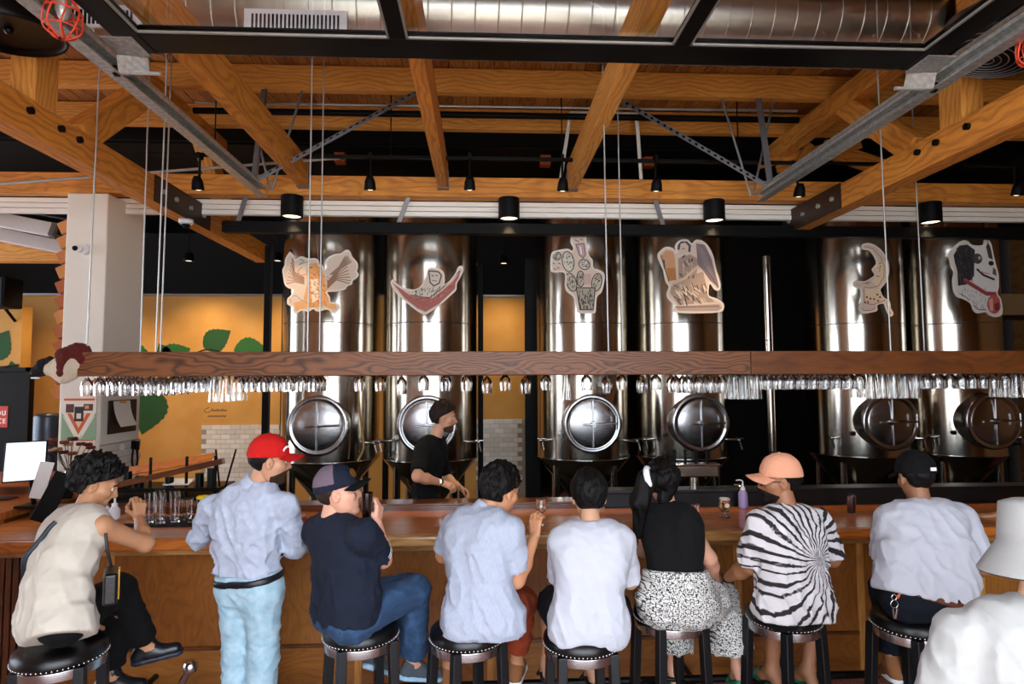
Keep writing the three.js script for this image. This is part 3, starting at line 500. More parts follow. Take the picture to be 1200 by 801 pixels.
// ---------------------------------------------------------------- people: joints in metres
const POSE = {
  A: { face: 35, j: { pelvis: [-2.091, 0.951, -3.2], waist: [-2.122, 1.117, -3.25], chest: [-2.146, 1.285, -3.38], neck: [-2.152, 1.4, -3.48], head: [-2.137, 1.543, -3.55], shL: [-2.371, 1.307, -3.6], shR: [-1.985, 1.354, -3.36], elL: [-2.352, 1.133, -3.83], wrL: [-2.291, 1.218, -4.062], elR: [-1.879, 1.205, -3.586], wrR: [-2.018, 1.305, -3.776], hipL: [-2.164, 0.951, -3.252], hipR: [-2.017, 0.951, -3.148], knL: [-2.078, 0.887, -3.668], anL: [-2.084, 0.467, -3.662], knR: [-2.006, 0.963, -3.578], anR: [-1.941, 0.588, -3.756] } },
  B: { face: 20, j: { pelvis: [-1.359, 0.892, -3.75], waist: [-1.377, 1.04, -3.75], chest: [-1.375, 1.269, -3.72], neck: [-1.341, 1.49, -3.72], head: [-1.243, 1.641, -3.7], shL: [-1.602, 1.359, -3.8], shR: [-1.143, 1.391, -3.66], elL: [-1.738, 1.145, -3.94], wrL: [-1.737, 1.125, -4.194], elR: [-1.104, 1.127, -3.774], wrR: [-1.179, 1.199, -4.006], hipL: [-1.443, 0.892, -3.781], hipR: [-1.274, 0.892, -3.719], knL: [-1.443, 0.504, -3.811], anL: [-1.443, 0.09, -3.761], knR: [-1.274, 0.504, -3.749], anR: [-1.274, 0.09, -3.699] } },
  C: { face: 50, j: { pelvis: [-0.742, 0.873, -3.4], waist: [-0.726, 1.006, -3.4], chest: [-0.746, 1.199, -3.4], neck: [-0.825, 1.354, -3.42], head: [-0.773, 1.503, -3.4], shL: [-0.922, 1.269, -3.55], shR: [-0.604, 1.327, -3.22], elL: [-0.868, 1.119, -3.792], wrL: [-0.759, 1.192, -4.01], elR: [-0.537, 1.141, -3.432], wrR: [-0.551, 1.366, -3.312], hipL: [-0.806, 0.873, -3.477], hipR: [-0.678, 0.873, -3.323], knL: [-0.451, 0.885, -3.72], anL: [-0.629, 0.505, -3.76], knR: [-0.382, 0.902, -3.634], anR: [-0.4, 0.486, -3.682] } },
  D: { face: 78, j: { pelvis: [-0.495, 0.928, -5.6], waist: [-0.496, 1.139, -5.6], chest: [-0.474, 1.396, -5.6], neck: [-0.429, 1.578, -5.6], head: [-0.345, 1.769, -5.6], shL: [-0.401, 1.454, -5.75], shR: [-0.514, 1.482, -5.45], elL: [-0.361, 1.199, -5.882], wrL: [-0.209, 1.135, -5.688], elR: [-0.541, 1.305, -5.222], wrR: [-0.352, 1.227, -5.376], hipL: [-0.513, 0.928, -5.688], hipR: [-0.476, 0.928, -5.512], knL: [-0.513, 0.523, -5.718], anL: [-0.513, 0.09, -5.668], knR: [-0.476, 0.523, -5.542], anR: [-0.476, 0.09, -5.492] } },
  E: { face: 15, j: { pelvis: [0.004, 0.869, -3.32], waist: [-0.005, 1.006, -3.33], chest: [-0.018, 1.22, -3.36], neck: [0.0, 1.374, -3.42], head: [0.1, 1.497, -3.45], shL: [-0.148, 1.293, -3.5], shR: [0.148, 1.318, -3.28], elL: [-0.225, 1.087, -3.688], wrL: [-0.106, 1.138, -3.908], elR: [0.183, 1.042, -3.36], wrR: [0.295, 1.241, -3.474], hipL: [-0.083, 0.869, -3.343], hipR: [0.091, 0.869, -3.297], knL: [-0.153, 0.791, -3.76], anL: [-0.205, 0.376, -3.804], knR: [0.236, 0.805, -3.696], anR: [0.205, 0.401, -3.804] } },
  F: { face: 0, j: { pelvis: [0.562, 0.829, -3.3], waist: [0.563, 0.961, -3.3], chest: [0.583, 1.154, -3.32], neck: [0.587, 1.31, -3.36], head: [0.59, 1.463, -3.42], shL: [0.432, 1.243, -3.35], shR: [0.747, 1.247, -3.35], elL: [0.43, 0.996, -3.502], wrL: [0.546, 1.038, -3.726], elR: [0.822, 0.992, -3.464], wrR: [0.764, 1.039, -3.708], hipL: [0.472, 0.829, -3.3], hipR: [0.652, 0.829, -3.3], knL: [0.421, 0.791, -3.726], anL: [0.396, 0.39, -3.85], knR: [0.784, 0.757, -3.702], anR: [0.669, 0.371, -3.822] } },
  G: { face: 10, j: { pelvis: [1.081, 0.875, -3.45], waist: [1.084, 1.038, -3.48], chest: [1.086, 1.217, -3.52], neck: [1.071, 1.372, -3.56], head: [1.061, 1.509, -3.62], shL: [0.976, 1.292, -3.62], shR: [1.154, 1.321, -3.48], elL: [0.987, 1.068, -3.77], wrL: [1.095, 1.148, -3.962], elR: [1.292, 1.092, -3.51], wrR: [1.378, 0.926, -3.652], hipL: [0.993, 0.875, -3.466], hipR: [1.17, 0.875, -3.434], knL: [1.186, 0.762, -3.834], anL: [1.178, 0.342, -3.834], knR: [1.449, 0.786, -3.75], anR: [1.544, 0.377, -3.736] } },
  H: { face: -15, j: { pelvis: [1.721, 0.865, -3.4], waist: [1.731, 0.998, -3.42], chest: [1.737, 1.177, -3.45], neck: [1.748, 1.36, -3.48], head: [1.723, 1.523, -3.52], shL: [1.551, 1.31, -3.4], shR: [1.949, 1.281, -3.54], elL: [1.525, 1.044, -3.512], wrL: [1.473, 0.911, -3.724], elR: [2.08, 1.039, -3.63], wrR: [2.112, 1.112, -3.872], hipL: [1.634, 0.865, -3.377], hipR: [1.808, 0.865, -3.423], knL: [1.777, 0.772, -3.772], anL: [1.751, 0.353, -3.744], knR: [2.044, 0.767, -3.77], anR: [1.954, 0.36, -3.718] } },
  I: { face: 5, j: { pelvis: [2.407, 0.916, -3.32], waist: [2.441, 1.023, -3.34], chest: [2.479, 1.197, -3.38], neck: [2.514, 1.385, -3.45], head: [2.522, 1.532, -3.5], shL: [2.336, 1.303, -3.46], shR: [2.71, 1.321, -3.42], elL: [2.301, 1.016, -3.478], wrL: [2.509, 1.118, -3.586], elR: [2.803, 1.048, -3.39], wrR: [2.93, 1.117, -3.6], hipL: [2.318, 0.916, -3.328], hipR: [2.497, 0.916, -3.312], knL: [2.456, 0.835, -3.726], anL: [2.449, 0.419, -3.67], knR: [2.826, 0.865, -3.584], anR: [2.541, 0.42, -3.586] } },
  J: { face: 10, j: { pelvis: [1.743, 0.92, -1.92], waist: [1.747, 1.05, -1.92], chest: [1.746, 1.205, -1.92], neck: [1.767, 1.376, -1.92], head: [1.806, 1.554, -1.92], shL: [1.562, 1.277, -1.98], shR: [1.939, 1.317, -1.86], elL: [1.478, 0.987, -2.0], wrL: [1.628, 0.798, -2.082], elR: [2.126, 0.968, -2.0], wrR: [2.185, 0.754, -2.124], hipL: [1.654, 0.92, -1.936], hipR: [1.831, 0.92, -1.904], knL: [1.654, 0.518, -1.966], anL: [1.654, 0.09, -1.916], knR: [1.831, 0.518, -1.934], anR: [1.831, 0.09, -1.884] } },
  K: { face: -20, j: { pelvis: [4.369, 0.96, -4.0], waist: [4.37, 1.12, -4.0], chest: [4.33, 1.203, -4.0], neck: [4.272, 1.517, -4.0], head: [4.255, 1.73, -4.0], shL: [4.103, 1.359, -4.1], shR: [4.449, 1.381, -3.95], elL: [3.995, 1.19, -4.31], wrL: [3.856, 1.085, -4.496], elR: [4.539, 1.108, -3.914], wrR: [4.581, 1.093, -4.166], hipL: [4.285, 0.96, -3.969], hipR: [4.454, 0.96, -4.031], knL: [4.285, 0.539, -3.999], anL: [4.285, 0.09, -3.949], knR: [4.454, 0.539, -4.061], anR: [4.454, 0.09, -4.011] } },
  L: { face: 10, j: { pelvis: [-2.776, 1.038, -3.4], waist: [-2.783, 1.19, -3.4], chest: [-2.795, 1.431, -3.4], neck: [-2.806, 1.674, -3.4], head: [-2.814, 1.839, -3.4], shL: [-2.999, 1.584, -3.42], shR: [-2.692, 1.588, -3.38], elL: [-3.083, 1.321, -3.51], wrL: [-3.177, 1.222, -3.726], elR: [-2.667, 1.273, -3.326], wrR: [-2.842, 1.187, -3.492], hipL: [-2.864, 1.038, -3.416], hipR: [-2.687, 1.038, -3.384], knL: [-2.864, 0.58, -3.446], anL: [-2.864, 0.09, -3.396], knR: [-2.687, 0.58, -3.414], anR: [-2.687, 0.09, -3.364] } },
};
// ---------------------------------------------------------------- figures: tapered capsules joined by a smooth minimum, meshed as surface nets
// a primitive: [ax, ay, az, bx, by, bz, ra, rb, flat]; flat cuts the capsule square at b (a sleeve, a trouser leg)
function fieldOf(prims, k, extra) {
  const n = prims.length, A = new Float64Array(n * 12);
  prims.forEach((p, i) => { const [ax, ay, az, bx_, by, bz, ra, rb, flat] = p, dx = bx_ - ax, dy = by - ay, dz = bz - az; A.set([ax, ay, az, dx, dy, dz, ra, rb ?? ra, Math.max(1e-9, dx * dx + dy * dy + dz * dz), flat || 0, 0, 0], i * 12); });
  return (x, y, z) => {
    let d = 1e9;
    for (let o = 0; o < n * 12; o += 12) {
      const px = x - A[o], py = y - A[o + 1], pz = z - A[o + 2], dx = A[o + 3], dy = A[o + 4], dz = A[o + 5], dd = A[o + 8];
      const u = (px * dx + py * dy + pz * dz) / dd, t = u < 0 ? 0 : u > 1 ? 1 : u;
      const qx = px - t * dx, qy = py - t * dy, qz = pz - t * dz;
      let e = Math.sqrt(qx * qx + qy * qy + qz * qz) - (A[o + 6] + (A[o + 7] - A[o + 6]) * t);
      if (A[o + 9]) { const c = (u - 1) * Math.sqrt(dd); if (c > e) e = c; }
      if (d > 1e8) d = e; else { const h = k - Math.abs(d - e); d = (d < e ? d : e) - (h > 0 ? h * h / (4 * k) : 0); }
    }
    return extra ? extra(d, x, y, z) : d;
  };
}
function boundsOf(prims, pad) {
  const lo = [1e9, 1e9, 1e9], hi = [-1e9, -1e9, -1e9];
  for (const p of prims) { const r = Math.max(p[6], p[7] ?? 0) + pad; for (let c = 0; c < 3; c++) { lo[c] = Math.min(lo[c], p[c] - r, p[c + 3] - r); hi[c] = Math.max(hi[c], p[c] + r, p[c + 3] + r); } }
  return [lo, hi];
}
function surfaceNet(f, [lo, hi], h) {
  const nx = Math.ceil((hi[0] - lo[0]) / h) + 3, ny = Math.ceil((hi[1] - lo[1]) / h) + 3, nz = Math.ceil((hi[2] - lo[2]) / h) + 3;
  const v = new Float32Array(nx * ny * nz), at = (i, j, k) => i + nx * (j + ny * k), B = 5, reach = B * h * 1.0 + h * 1.5;
  for (let k0 = 0; k0 < nz; k0 += B) for (let j0 = 0; j0 < ny; j0 += B) for (let i0 = 0; i0 < nx; i0 += B) {
    const c = f(lo[0] + (i0 + B / 2 - 1) * h, lo[1] + (j0 + B / 2 - 1) * h, lo[2] + (k0 + B / 2 - 1) * h), skip = Math.abs(c) > reach;
    for (let k = k0; k < Math.min(nz, k0 + B); k++) for (let j = j0; j < Math.min(ny, j0 + B); j++) for (let i = i0; i < Math.min(nx, i0 + B); i++)
      v[at(i, j, k)] = skip ? c : f(lo[0] + (i - 1) * h, lo[1] + (j - 1) * h, lo[2] + (k - 1) * h);
  }
  const id = new Int32Array(nx * ny * nz).fill(-1), pos = [], idx = [];
  const E = []; for (let a = 0; a < 8; a++) for (let b = a + 1; b < 8; b++) { const x = a ^ b; if (x === 1 || x === 2 || x === 4) E.push([a, b]); }
  for (let k = 0; k < nz - 1; k++) for (let j = 0; j < ny - 1; j++) for (let i = 0; i < nx - 1; i++) {
    let m = 0; const g = [];
    for (let c = 0; c < 8; c++) { const q = v[at(i + (c & 1), j + (c >> 1 & 1), k + (c >> 2))]; g.push(q); if (q < 0) m |= 1 << c; }
    if (m === 0 || m === 255) continue;
    let sx = 0, sy = 0, sz = 0, n = 0;
    for (const [a, b] of E) { if ((g[a] < 0) === (g[b] < 0)) continue; const t = g[a] / (g[a] - g[b]); sx += (a & 1) + ((b & 1) - (a & 1)) * t; sy += (a >> 1 & 1) + ((b >> 1 & 1) - (a >> 1 & 1)) * t; sz += (a >> 2) + ((b >> 2) - (a >> 2)) * t; n++; }
    id[at(i, j, k)] = pos.length / 3; pos.push(lo[0] + (i - 1 + sx / n) * h, lo[1] + (j - 1 + sy / n) * h, lo[2] + (k - 1 + sz / n) * h);
  }
  const quad = (a, b, c, d, flip) => { if (a < 0 || b < 0 || c < 0 || d < 0) return; flip ? idx.push(a, c, b, b, c, d) : idx.push(a, b, c, b, d, c); };
  for (let k = 1; k < nz - 1; k++) for (let j = 1; j < ny - 1; j++) for (let i = 1; i < nx - 1; i++) {
    const s = v[at(i, j, k)] < 0;
    if (s !== (v[at(i + 1, j, k)] < 0)) quad(id[at(i, j - 1, k - 1)], id[at(i, j, k - 1)], id[at(i, j - 1, k)], id[at(i, j, k)], !s);
    if (s !== (v[at(i, j + 1, k)] < 0)) quad(id[at(i - 1, j, k - 1)], id[at(i - 1, j, k)], id[at(i, j, k - 1)], id[at(i, j, k)], !s);
    if (s !== (v[at(i, j, k + 1)] < 0)) quad(id[at(i - 1, j - 1, k)], id[at(i, j - 1, k)], id[at(i - 1, j, k)], id[at(i, j, k)], !s);
  }
  const g = new THREE.BufferGeometry(); g.setAttribute('position', new THREE.BufferAttribute(new Float32Array(pos), 3)); g.setIndex(idx); g.computeVertexNormals(); return g;
}
const sub = (a, b) => [a[0] - b[0], a[1] - b[1], a[2] - b[2]], add = (a, b, s = 1) => [a[0] + b[0] * s, a[1] + b[1] * s, a[2] + b[2] * s];
const len = (a) => Math.hypot(...a), nrm = (a) => { const l = len(a) || 1; return [a[0] / l, a[1] / l, a[2] / l]; };
const crs = (a, b) => [a[1] * b[2] - a[2] * b[1], a[2] * b[0] - a[0] * b[2], a[0] * b[1] - a[1] * b[0]], dt = (a, b) => a[0] * b[0] + a[1] * b[1] + a[2] * b[2];
const lp = (a, b, t) => [a[0] + (b[0] - a[0]) * t, a[1] + (b[1] - a[1]) * t, a[2] + (b[2] - a[2]) * t];
const cap = (a, b, ra, rb = ra, flat = 0) => [...a, ...b, ra, rb, flat];
// planar cloth uv in the wearer's own frame
function clothUV(g, right, origin) {
  const p = g.attributes.position, uv = new Float32Array(p.count * 2), fw = [right[2], 0, -right[0]];
  for (let i = 0; i < p.count; i++) { const q = [p.getX(i) - origin[0], p.getY(i) - origin[1], p.getZ(i) - origin[2]]; uv[2 * i] = dt(q, right) + 0.45 * dt(q, fw); uv[2 * i + 1] = q[1]; }
  g.setAttribute('uv', new THREE.BufferAttribute(uv, 2)); return g;
}
const skinMat = {};
const skin = (c) => skinMat[c] ??= phy({ color: c, roughness: 0.55, sheen: 0.2, sheenRoughness: 0.5, sheenColor: new THREE.Color(c), bumpMap: pitTex, bumpScale: 0.0004 });
const clothMat = {};
const cloth = (c, r = 0.9) => clothMat[c] ??= phy({ color: c, roughness: r, specularIntensity: 0.5, bumpMap: weaveTex, bumpScale: 0.0006 });
const hairMat = {};
const hairTex = dataTex(128, 128, (u, v) => grey(0.5 + 0.45 * fbm(u * 40, v * 5, 3)), false, 0.08, 0.2);
const hairM = (c) => hairMat[c] ??= phy({ color: c, roughness: 0.55, specularIntensity: 0.4, bumpMap: hairTex, bumpScale: 0.003 });

// a head in its own frame: y up, z towards the face, about 23 cm tall
function headField(o = {}) {
  const ell = (x, y, z, cx, cy, cz, rx, ry, rz) => { const a = (x - cx) / rx, b = (y - cy) / ry, c = (z - cz) / rz, k = Math.sqrt(a * a + b * b + c * c); return (k - 1) * Math.min(rx, ry, rz); };
  const smin = (a, b, k) => { const h = Math.max(0, k - Math.abs(a - b)); return Math.min(a, b) - h * h / (4 * k); };
  const smax = (a, b, k) => -smin(-a, -b, k);
  const feat = fieldOf([cap([-0.03, 0.022, 0.079], [0.03, 0.022, 0.079], 0.014), cap([0, 0.012, 0.086], [0, -0.03, 0.108], 0.009, 0.013), cap([-0.012, -0.034, 0.092], [0.012, -0.034, 0.092], 0.011), cap([-0.018, -0.06, 0.083], [0.018, -0.06, 0.083], 0.0085), cap([-0.016, -0.073, 0.081], [0.016, -0.073, 0.081], 0.0095), cap([0, -0.102, 0.068], [0, -0.1, 0.06], 0.024), cap([-0.047, -0.02, 0.05], [-0.04, -0.022, 0.062], 0.022), cap([0.047, -0.02, 0.05], [0.04, -0.022, 0.062], 0.022)], 0.012);
  return (x, y, z) => {
    let d = ell(x, y, z, 0, 0.03, -0.01, 0.076, 0.085, 0.097);
    d = smin(d, ell(x, y, z, 0, -0.045, 0.022, 0.058 * (o.jaw || 1), 0.074, 0.066), 0.04);
    d = smin(d, feat(x, y, z), 0.02);
    const ax = Math.abs(x);
    d = smax(d, -(Math.hypot(ax - 0.032, y - 0.002, z - 0.094) - 0.014), 0.014);
    const mouth = Math.hypot(Math.max(0, ax - 0.016), y + 0.0665, z - 0.094) - 0.0045; d = smax(d, -mouth, 0.006);
    let e = ell(ax, y, z, 0.079, -0.006, -0.006, 0.011, 0.032, 0.02); e = smax(e, -(Math.hypot(ax - 0.09, y + 0.008, z - 0.004) - 0.012), 0.008);
    return smin(d, e, 0.01);
  };
}
function placeHead(g, head, R) { g.applyMatrix4(R); return g; }
function handPrims(w, dir, palm, curl, side, hs = 1) {
  // w wrist, dir towards the fingers, palm: direction the palm faces; side: +1 right hand, -1 left
  const d = nrm(dir), n = nrm(sub(palm, d.map((c) => c * dt(palm, d)))), s = crs(d, n).map((c) => c * side); // s points to the thumb side
  const P = (a, b, c) => add(add(add(w, d, a * hs), s, b * hs), n, c * hs), out = [];
  for (const b of [-0.026, -0.008, 0.01, 0.027]) out.push(cap(P(0.005, b * 0.7, 0), P(0.08, b, 0), 0.0145, 0.012));
  const L = [[-0.031, 0.028, 0.019, 0.016], [-0.0105, 0.034, 0.023, 0.018], [0.0105, 0.037, 0.025, 0.019], [0.031, 0.033, 0.022, 0.018]];
  L.forEach(([b, ...seg], i) => {
    let p = P(0.082 + (i === 2 ? 0.006 : i === 0 ? -0.006 : 0), b, 0), a = curl * (0.5 + 0.06 * (3 - i)); let r = 0.0093;
    for (const l of seg) { const q = add(add(p, d, l * hs * Math.cos(a)), n, l * hs * Math.sin(a)); out.push(cap(p, q, r, r - 0.0008)); p = q; a += curl * 0.85; r -= 0.0007; }
  });
  let p = P(0.02, 0.024, 0.004), q = P(0.05, 0.052, 0.012 + 0.02 * curl); out.push(cap(p, q, 0.0135, 0.011)); let t = P(0.078, 0.058 - 0.012 * curl, 0.02 + 0.03 * curl); out.push(cap(q, t, 0.0105, 0.0095)); out.push(cap(t, P(0.098, 0.05 - 0.02 * curl, 0.026 + 0.038 * curl), 0.0095, 0.008));
  return out;
}
// spec: skin, build (girth), shirt {...}, pants {...}, hair {...}, cap {...}, hands {L, R}, shoes
function buildPerson(key, label, o) {
  const src = POSE[key], J = {}, base = [src.j.pelvis[0], 0, src.j.pelvis[2]];
  for (const k in src.j) J[k] = sub(src.j[k], base);
  const ph = src.face * PI / 180, right = [Math.cos(ph), 0, Math.sin(ph)], fwd = [Math.sin(ph), 0, -Math.cos(ph)];
  const shAx = nrm(sub(J.shR, J.shL)), b = o.build || 1, bs = o.size || 1;
  const spine = new THREE.CatmullRomCurve3([V(...J.pelvis), V(...J.waist), V(...J.chest), V(...J.neck)]);
  const at = (t) => (t < 0 ? lp(J.pelvis, J.waist, t * 3) : spine.getPoint(t).toArray()), axAt = (t) => nrm(lp(right, shAx, cl01(t * 1.3)));
  // torso sections: [t, half width, radius]
  const S = [[-0.02, 0.078, 0.11 * b], [0.16, 0.066, 0.107 * b], [0.33, 0.048 * b, 0.103 * b], [0.5, 0.058 * b, 0.105 * b], [0.66, 0.074, 0.108], [0.8, 0.09, 0.096], [0.9, 0.085, 0.072]].map(([t, w, r]) => [t, w * bs * (o.wide || 1), r * bs]);
  const torso = (inf, t0 = -1, t1 = 2) => S.filter(([t]) => t >= t0 && t <= t1).map(([t, w, r]) => { const c = at(Math.max(0, t)), a = axAt(t); return cap(add(c, a, -w), add(c, a, w), r + inf, r + inf); });
  const hd = J.head, hs = (o.headSize || 1.05) * bs, headBase = add(hd, nrm(sub(J.neck, hd)), 0.05);
  const hY = (o.headYaw ?? src.face) * PI / 180;
  const R = new THREE.Matrix4().compose(V(...hd), new THREE.Quaternion().setFromEuler(new THREE.Euler(-(o.headPitch || 0) * PI / 180, PI - hY, (o.headRoll || 0) * PI / 180, 'YXZ')), V(hs, hs, hs));
  // ---- the body: one surface of skin
  const arms = [], legs = [];
  for (const s of ['L', 'R']) {
    arms.push(cap(J['sh' + s], J['el' + s], 0.053 * b * bs, 0.041 * bs), cap(J['el' + s], lp(J['el' + s], J['wr' + s], 0.35), 0.042 * bs, 0.043 * bs), cap(lp(J['el' + s], J['wr' + s], 0.35), J['wr' + s], 0.043 * bs, 0.027 * bs));
    const kn = J['kn' + s], an = J['an' + s], cm = add(lp(kn, an, 0.3), fwd, -0.015);
    legs.push(cap(J['hip' + s], kn, 0.088 * b * bs, 0.057 * bs), cap(kn, cm, 0.056 * bs, 0.055 * bs), cap(cm, an, 0.055 * bs, 0.036 * bs));
  }
  const foot = (s) => { const an = J['an' + s], td = o.toes?.[s] || fwd, up = [0, 1, 0], heel = add(add(an, up, -0.055), td, -0.04), toe = add(add(an, up, -0.06 + (o.toeDrop || 0)), td, 0.15); return { an, td, heel, toe }; };
  const feet = []; for (const s of ['L', 'R']) { const f = foot(s); feet.push(cap(f.an, f.heel, 0.036, 0.034), cap(f.an, lp(f.heel, f.toe, 0.6), 0.034, 0.03), cap(lp(f.heel, f.toe, 0.5), f.toe, 0.036, 0.026)); }
  const bodyPrims = [...torso(-0.012), cap(J.shL, J.shR, 0.052 * bs), cap(lp(J.neck, J.chest, 0.15), headBase, 0.058 * (o.neck || 1) * bs, 0.052 * (o.neck || 1) * bs), ...arms, ...legs, ...feet];
  const geos = [surfaceNet(fieldOf(bodyPrims, 0.035), boundsOf(bodyPrims, 0.03), 0.012)];
  const hf = headField(o); geos.push(placeHead(surfaceNet(hf, [[-0.1, -0.14, -0.12], [0.1, 0.13, 0.13]], 0.0042), hd, R));
  for (const s of ['L', 'R']) {
    const h = o.hands?.[s] || {}, d = nrm(sub(J['wr' + s], J['el' + s])), hp = handPrims(J['wr' + s], h.dir || d, h.palm || [0, -1, 0.001], h.curl ?? 0.45, s === 'R' ? 1 : -1, bs);
    const all = [cap(add(J['wr' + s], d, -0.03), J['wr' + s], 0.029 * bs, 0.025 * bs), ...hp]; geos.push(surfaceNet(fieldOf(all, 0.008), boundsOf(all, 0.012), 0.004));
  }
  const body = new THREE.Mesh(merge(geos), skin(o.skin)); body.name = numbered('person'); body.position.set(...base); scene.add(body); tag(body, label, 'person');
  clothUV(body.geometry, right, J.pelvis);
  const piece = (name, prims, k, h, mat, extra, pad = 0.05) => { const g = clothUV(surfaceNet(fieldOf(prims, k, extra), boundsOf(prims, pad), h), right, J.pelvis); return part(name, g, mat, body); };
  // ---- shirt
  if (o.shirt) {
    const c = o.shirt, inf = c.loose ?? 0.016, P = torso(inf, c.from ?? 0.0), sl = c.sleeve ?? 0.6;
    P.push(cap(J.shL, J.shR, (c.tank ? 0.03 : 0.06) * bs + inf * 0.5), cap(at(0.86), add(J.neck, nrm(sub(J.head, J.neck)), c.collar ?? 0.02), 0.075 * bs, (c.neckR ?? 0.066) * bs, 1));
    for (const s of ['L', 'R']) {
      const sh = J['sh' + s], el = J['el' + s], wr = J['wr' + s];
      if (c.tank) { P.push(cap(lp(sh, J.neck, 0.2), lp(J.chest, sh, 0.45), 0.055 * bs, 0.08 * bs)); continue; }
      if (sl <= 1) P.push(cap(sh, lp(sh, el, sl), 0.064 * b * bs + inf * 0.5, (c.cuff ?? 0.062) * bs + inf * 0.3, 1));
      else { P.push(cap(sh, el, 0.064 * bs + inf * 0.4, 0.055 * bs + inf * 0.3), cap(el, lp(el, wr, sl - 1), 0.055 * bs + inf * 0.3, 0.043 * bs, 1)); }
    }
    if (c.drape) for (const [t, w, r] of c.drape) { const q = at(t), a = axAt(t); P.push(cap(add(q, a, -w), add(q, a, w), r)); }
    if (c.more) P.push(...c.more(J, at, axAt, fwd));
    const up = nrm(sub(J.chest, J.pelvis)), hem = add(at(0), up, c.hem ?? -0.02), amp = c.fold ?? 0.008, ox = key.charCodeAt(0) * 3.1;
    const tilt = c.hemTilt || [0, 0, 0], hn = nrm(add(up, tilt));
    piece('shirt', P, 0.026, c.cell ?? 0.0105, c.mat, (d, x, y, z) => {
      if (d < 0.05 && d > -0.05) {
        const low = cl01(1.25 - ((x - hem[0]) * up[0] + (y - hem[1]) * up[1] + (z - hem[2]) * up[2]) * 1.6);
        const w1 = 1 - Math.abs(n3(x * 7 + ox, y * 4.2 + x * 5, z * 7)), w2 = 1 - Math.abs(n3(x * 3.2 + ox, y * 8.5 - x * 3, z * 4 + 5));
        d -= amp * (w1 * w1 * w1 - 0.35) * (0.4 + low) + amp * 0.8 * (w2 * w2 * w2 * w2 - 0.3) * (0.4 + low * 0.6) + 0.002 * n3(x * 16, y * 16, z * 16);
      }
      const cut = -((x - hem[0]) * hn[0] + (y - hem[1]) * hn[1] + (z - hem[2]) * hn[2]); return d > cut ? d : cut;
    });
  }
  // ---- trousers, shorts or skirt
  if (o.pants) {
    const c = o.pants, inf = c.loose ?? 0.012, P = torso((c.rise ?? 0.11) < 0.05 ? -0.004 : inf * 0.9, -1, (c.rise ?? 0.11) < 0.05 ? 0.05 : 0.35), e = c.leg ?? 1.85;
    for (const s of ['L', 'R']) {
      const hp = J['hip' + s], kn = J['kn' + s], an = J['an' + s];
      if (e <= 1) P.push(cap(hp, lp(hp, kn, e), 0.095 * b * bs + inf, (c.cuff ?? 0.082) * bs + inf, 1));
      else P.push(cap(hp, kn, 0.09 * b * bs + inf, 0.064 * bs + inf), cap(kn, lp(kn, an, e - 1), 0.064 * bs + inf, (c.cuff ?? 0.052) * bs + inf, 1));
    }
    if (c.more) P.push(...c.more(J, right, fwd));
    const up = nrm(sub(J.waist, J.pelvis)), top = add(J.pelvis, up, c.rise ?? 0.11), amp = c.fold ?? 0.006;
    piece(c.name || 'trousers', P, 0.035, c.cell ?? 0.0115, c.mat, (d, x, y, z) => {
      if (d < 0.05 && d > -0.05) { const w = 1 - Math.abs(n3(x * 6, y * 9, z * 6)); d -= amp * (w * w * w - 0.3); }
      const fw = (x - top[0]) * fwd[0] + (z - top[2]) * fwd[2], cut = (x - top[0]) * up[0] + (y - top[1]) * up[1] + (z - top[2]) * up[2] - Math.max(0, fw - 0.08) * 1.5; return d > cut ? d : cut;
    });
    if (c.belt) { const q = at(c.belt.t ?? 0.16), a = axAt(0.1), S0 = S[1]; piece('belt', [cap(add(q, a, -S0[1] * 1.02), add(q, a, S0[1] * 1.02), S0[2] + inf + 0.014)], 0.01, 0.01, c.belt.mat, (d, x, y, z) => Math.max(d, Math.abs((x - q[0]) * up[0] + (y - q[1]) * up[1] + (z - q[2]) * up[2]) - 0.019)); }
  }
  // ---- shoes
  if (o.shoes) for (const s of ['L', 'R']) {
    const f = foot(s), u = nrm(crs(crs(f.td, [0, 1, 0]), f.td)), P = [cap(add(f.an, u, 0.02), f.heel, 0.045, 0.043), cap(f.an, lp(f.heel, f.toe, 0.6), 0.042, 0.038), cap(lp(f.heel, f.toe, 0.3), f.toe, 0.043, 0.034)];
    const soleP = [cap(add(f.heel, u, -0.02), add(f.toe, u, -0.018), 0.045, 0.042)];
    const sh = o.shoes.sandal ? null : piece('shoe', P, 0.02, 0.008, o.shoes.mat);
    const sole = piece('sole', soleP, 0.01, 0.008, o.shoes.sole, (d, x, y, z) => Math.max(d, Math.abs((x - f.heel[0]) * u[0] + (y - f.heel[1]) * u[1] + (z - f.heel[2]) * u[2] + 0.03) - 0.014));
    if (sh) { body.remove(sole); sh.add(sole); } else part('strap', tube([add(add(f.toe, u, -0.03), crs(f.td, u), 0.045), add(lp(f.heel, f.toe, 0.7), u, 0.035), add(add(f.toe, u, -0.03), crs(f.td, u), -0.045)], 0.011, 14, 8), o.shoes.sole, sole);
  }
  // ---- head: eyes, hair, beard, cap, glasses; all in the head's own frame
  const H = (name, g, mat, parent = body) => part(name, g.applyMatrix4(R), mat, parent);
  for (const s of [-1, 1]) { const e = H('eye', new THREE.SphereGeometry(0.0115, 14, 10).translate(0.031 * s, 0.002, 0.0765), std({ color: 0xe9e4de, roughness: 0.3 })); H('iris', new THREE.SphereGeometry(0.0062, 12, 8).scale(1, 1, 0.6).translate(0.031 * s, 0.002, 0.0858), std({ color: 0x2a1a10, roughness: 0.2 }), e); }
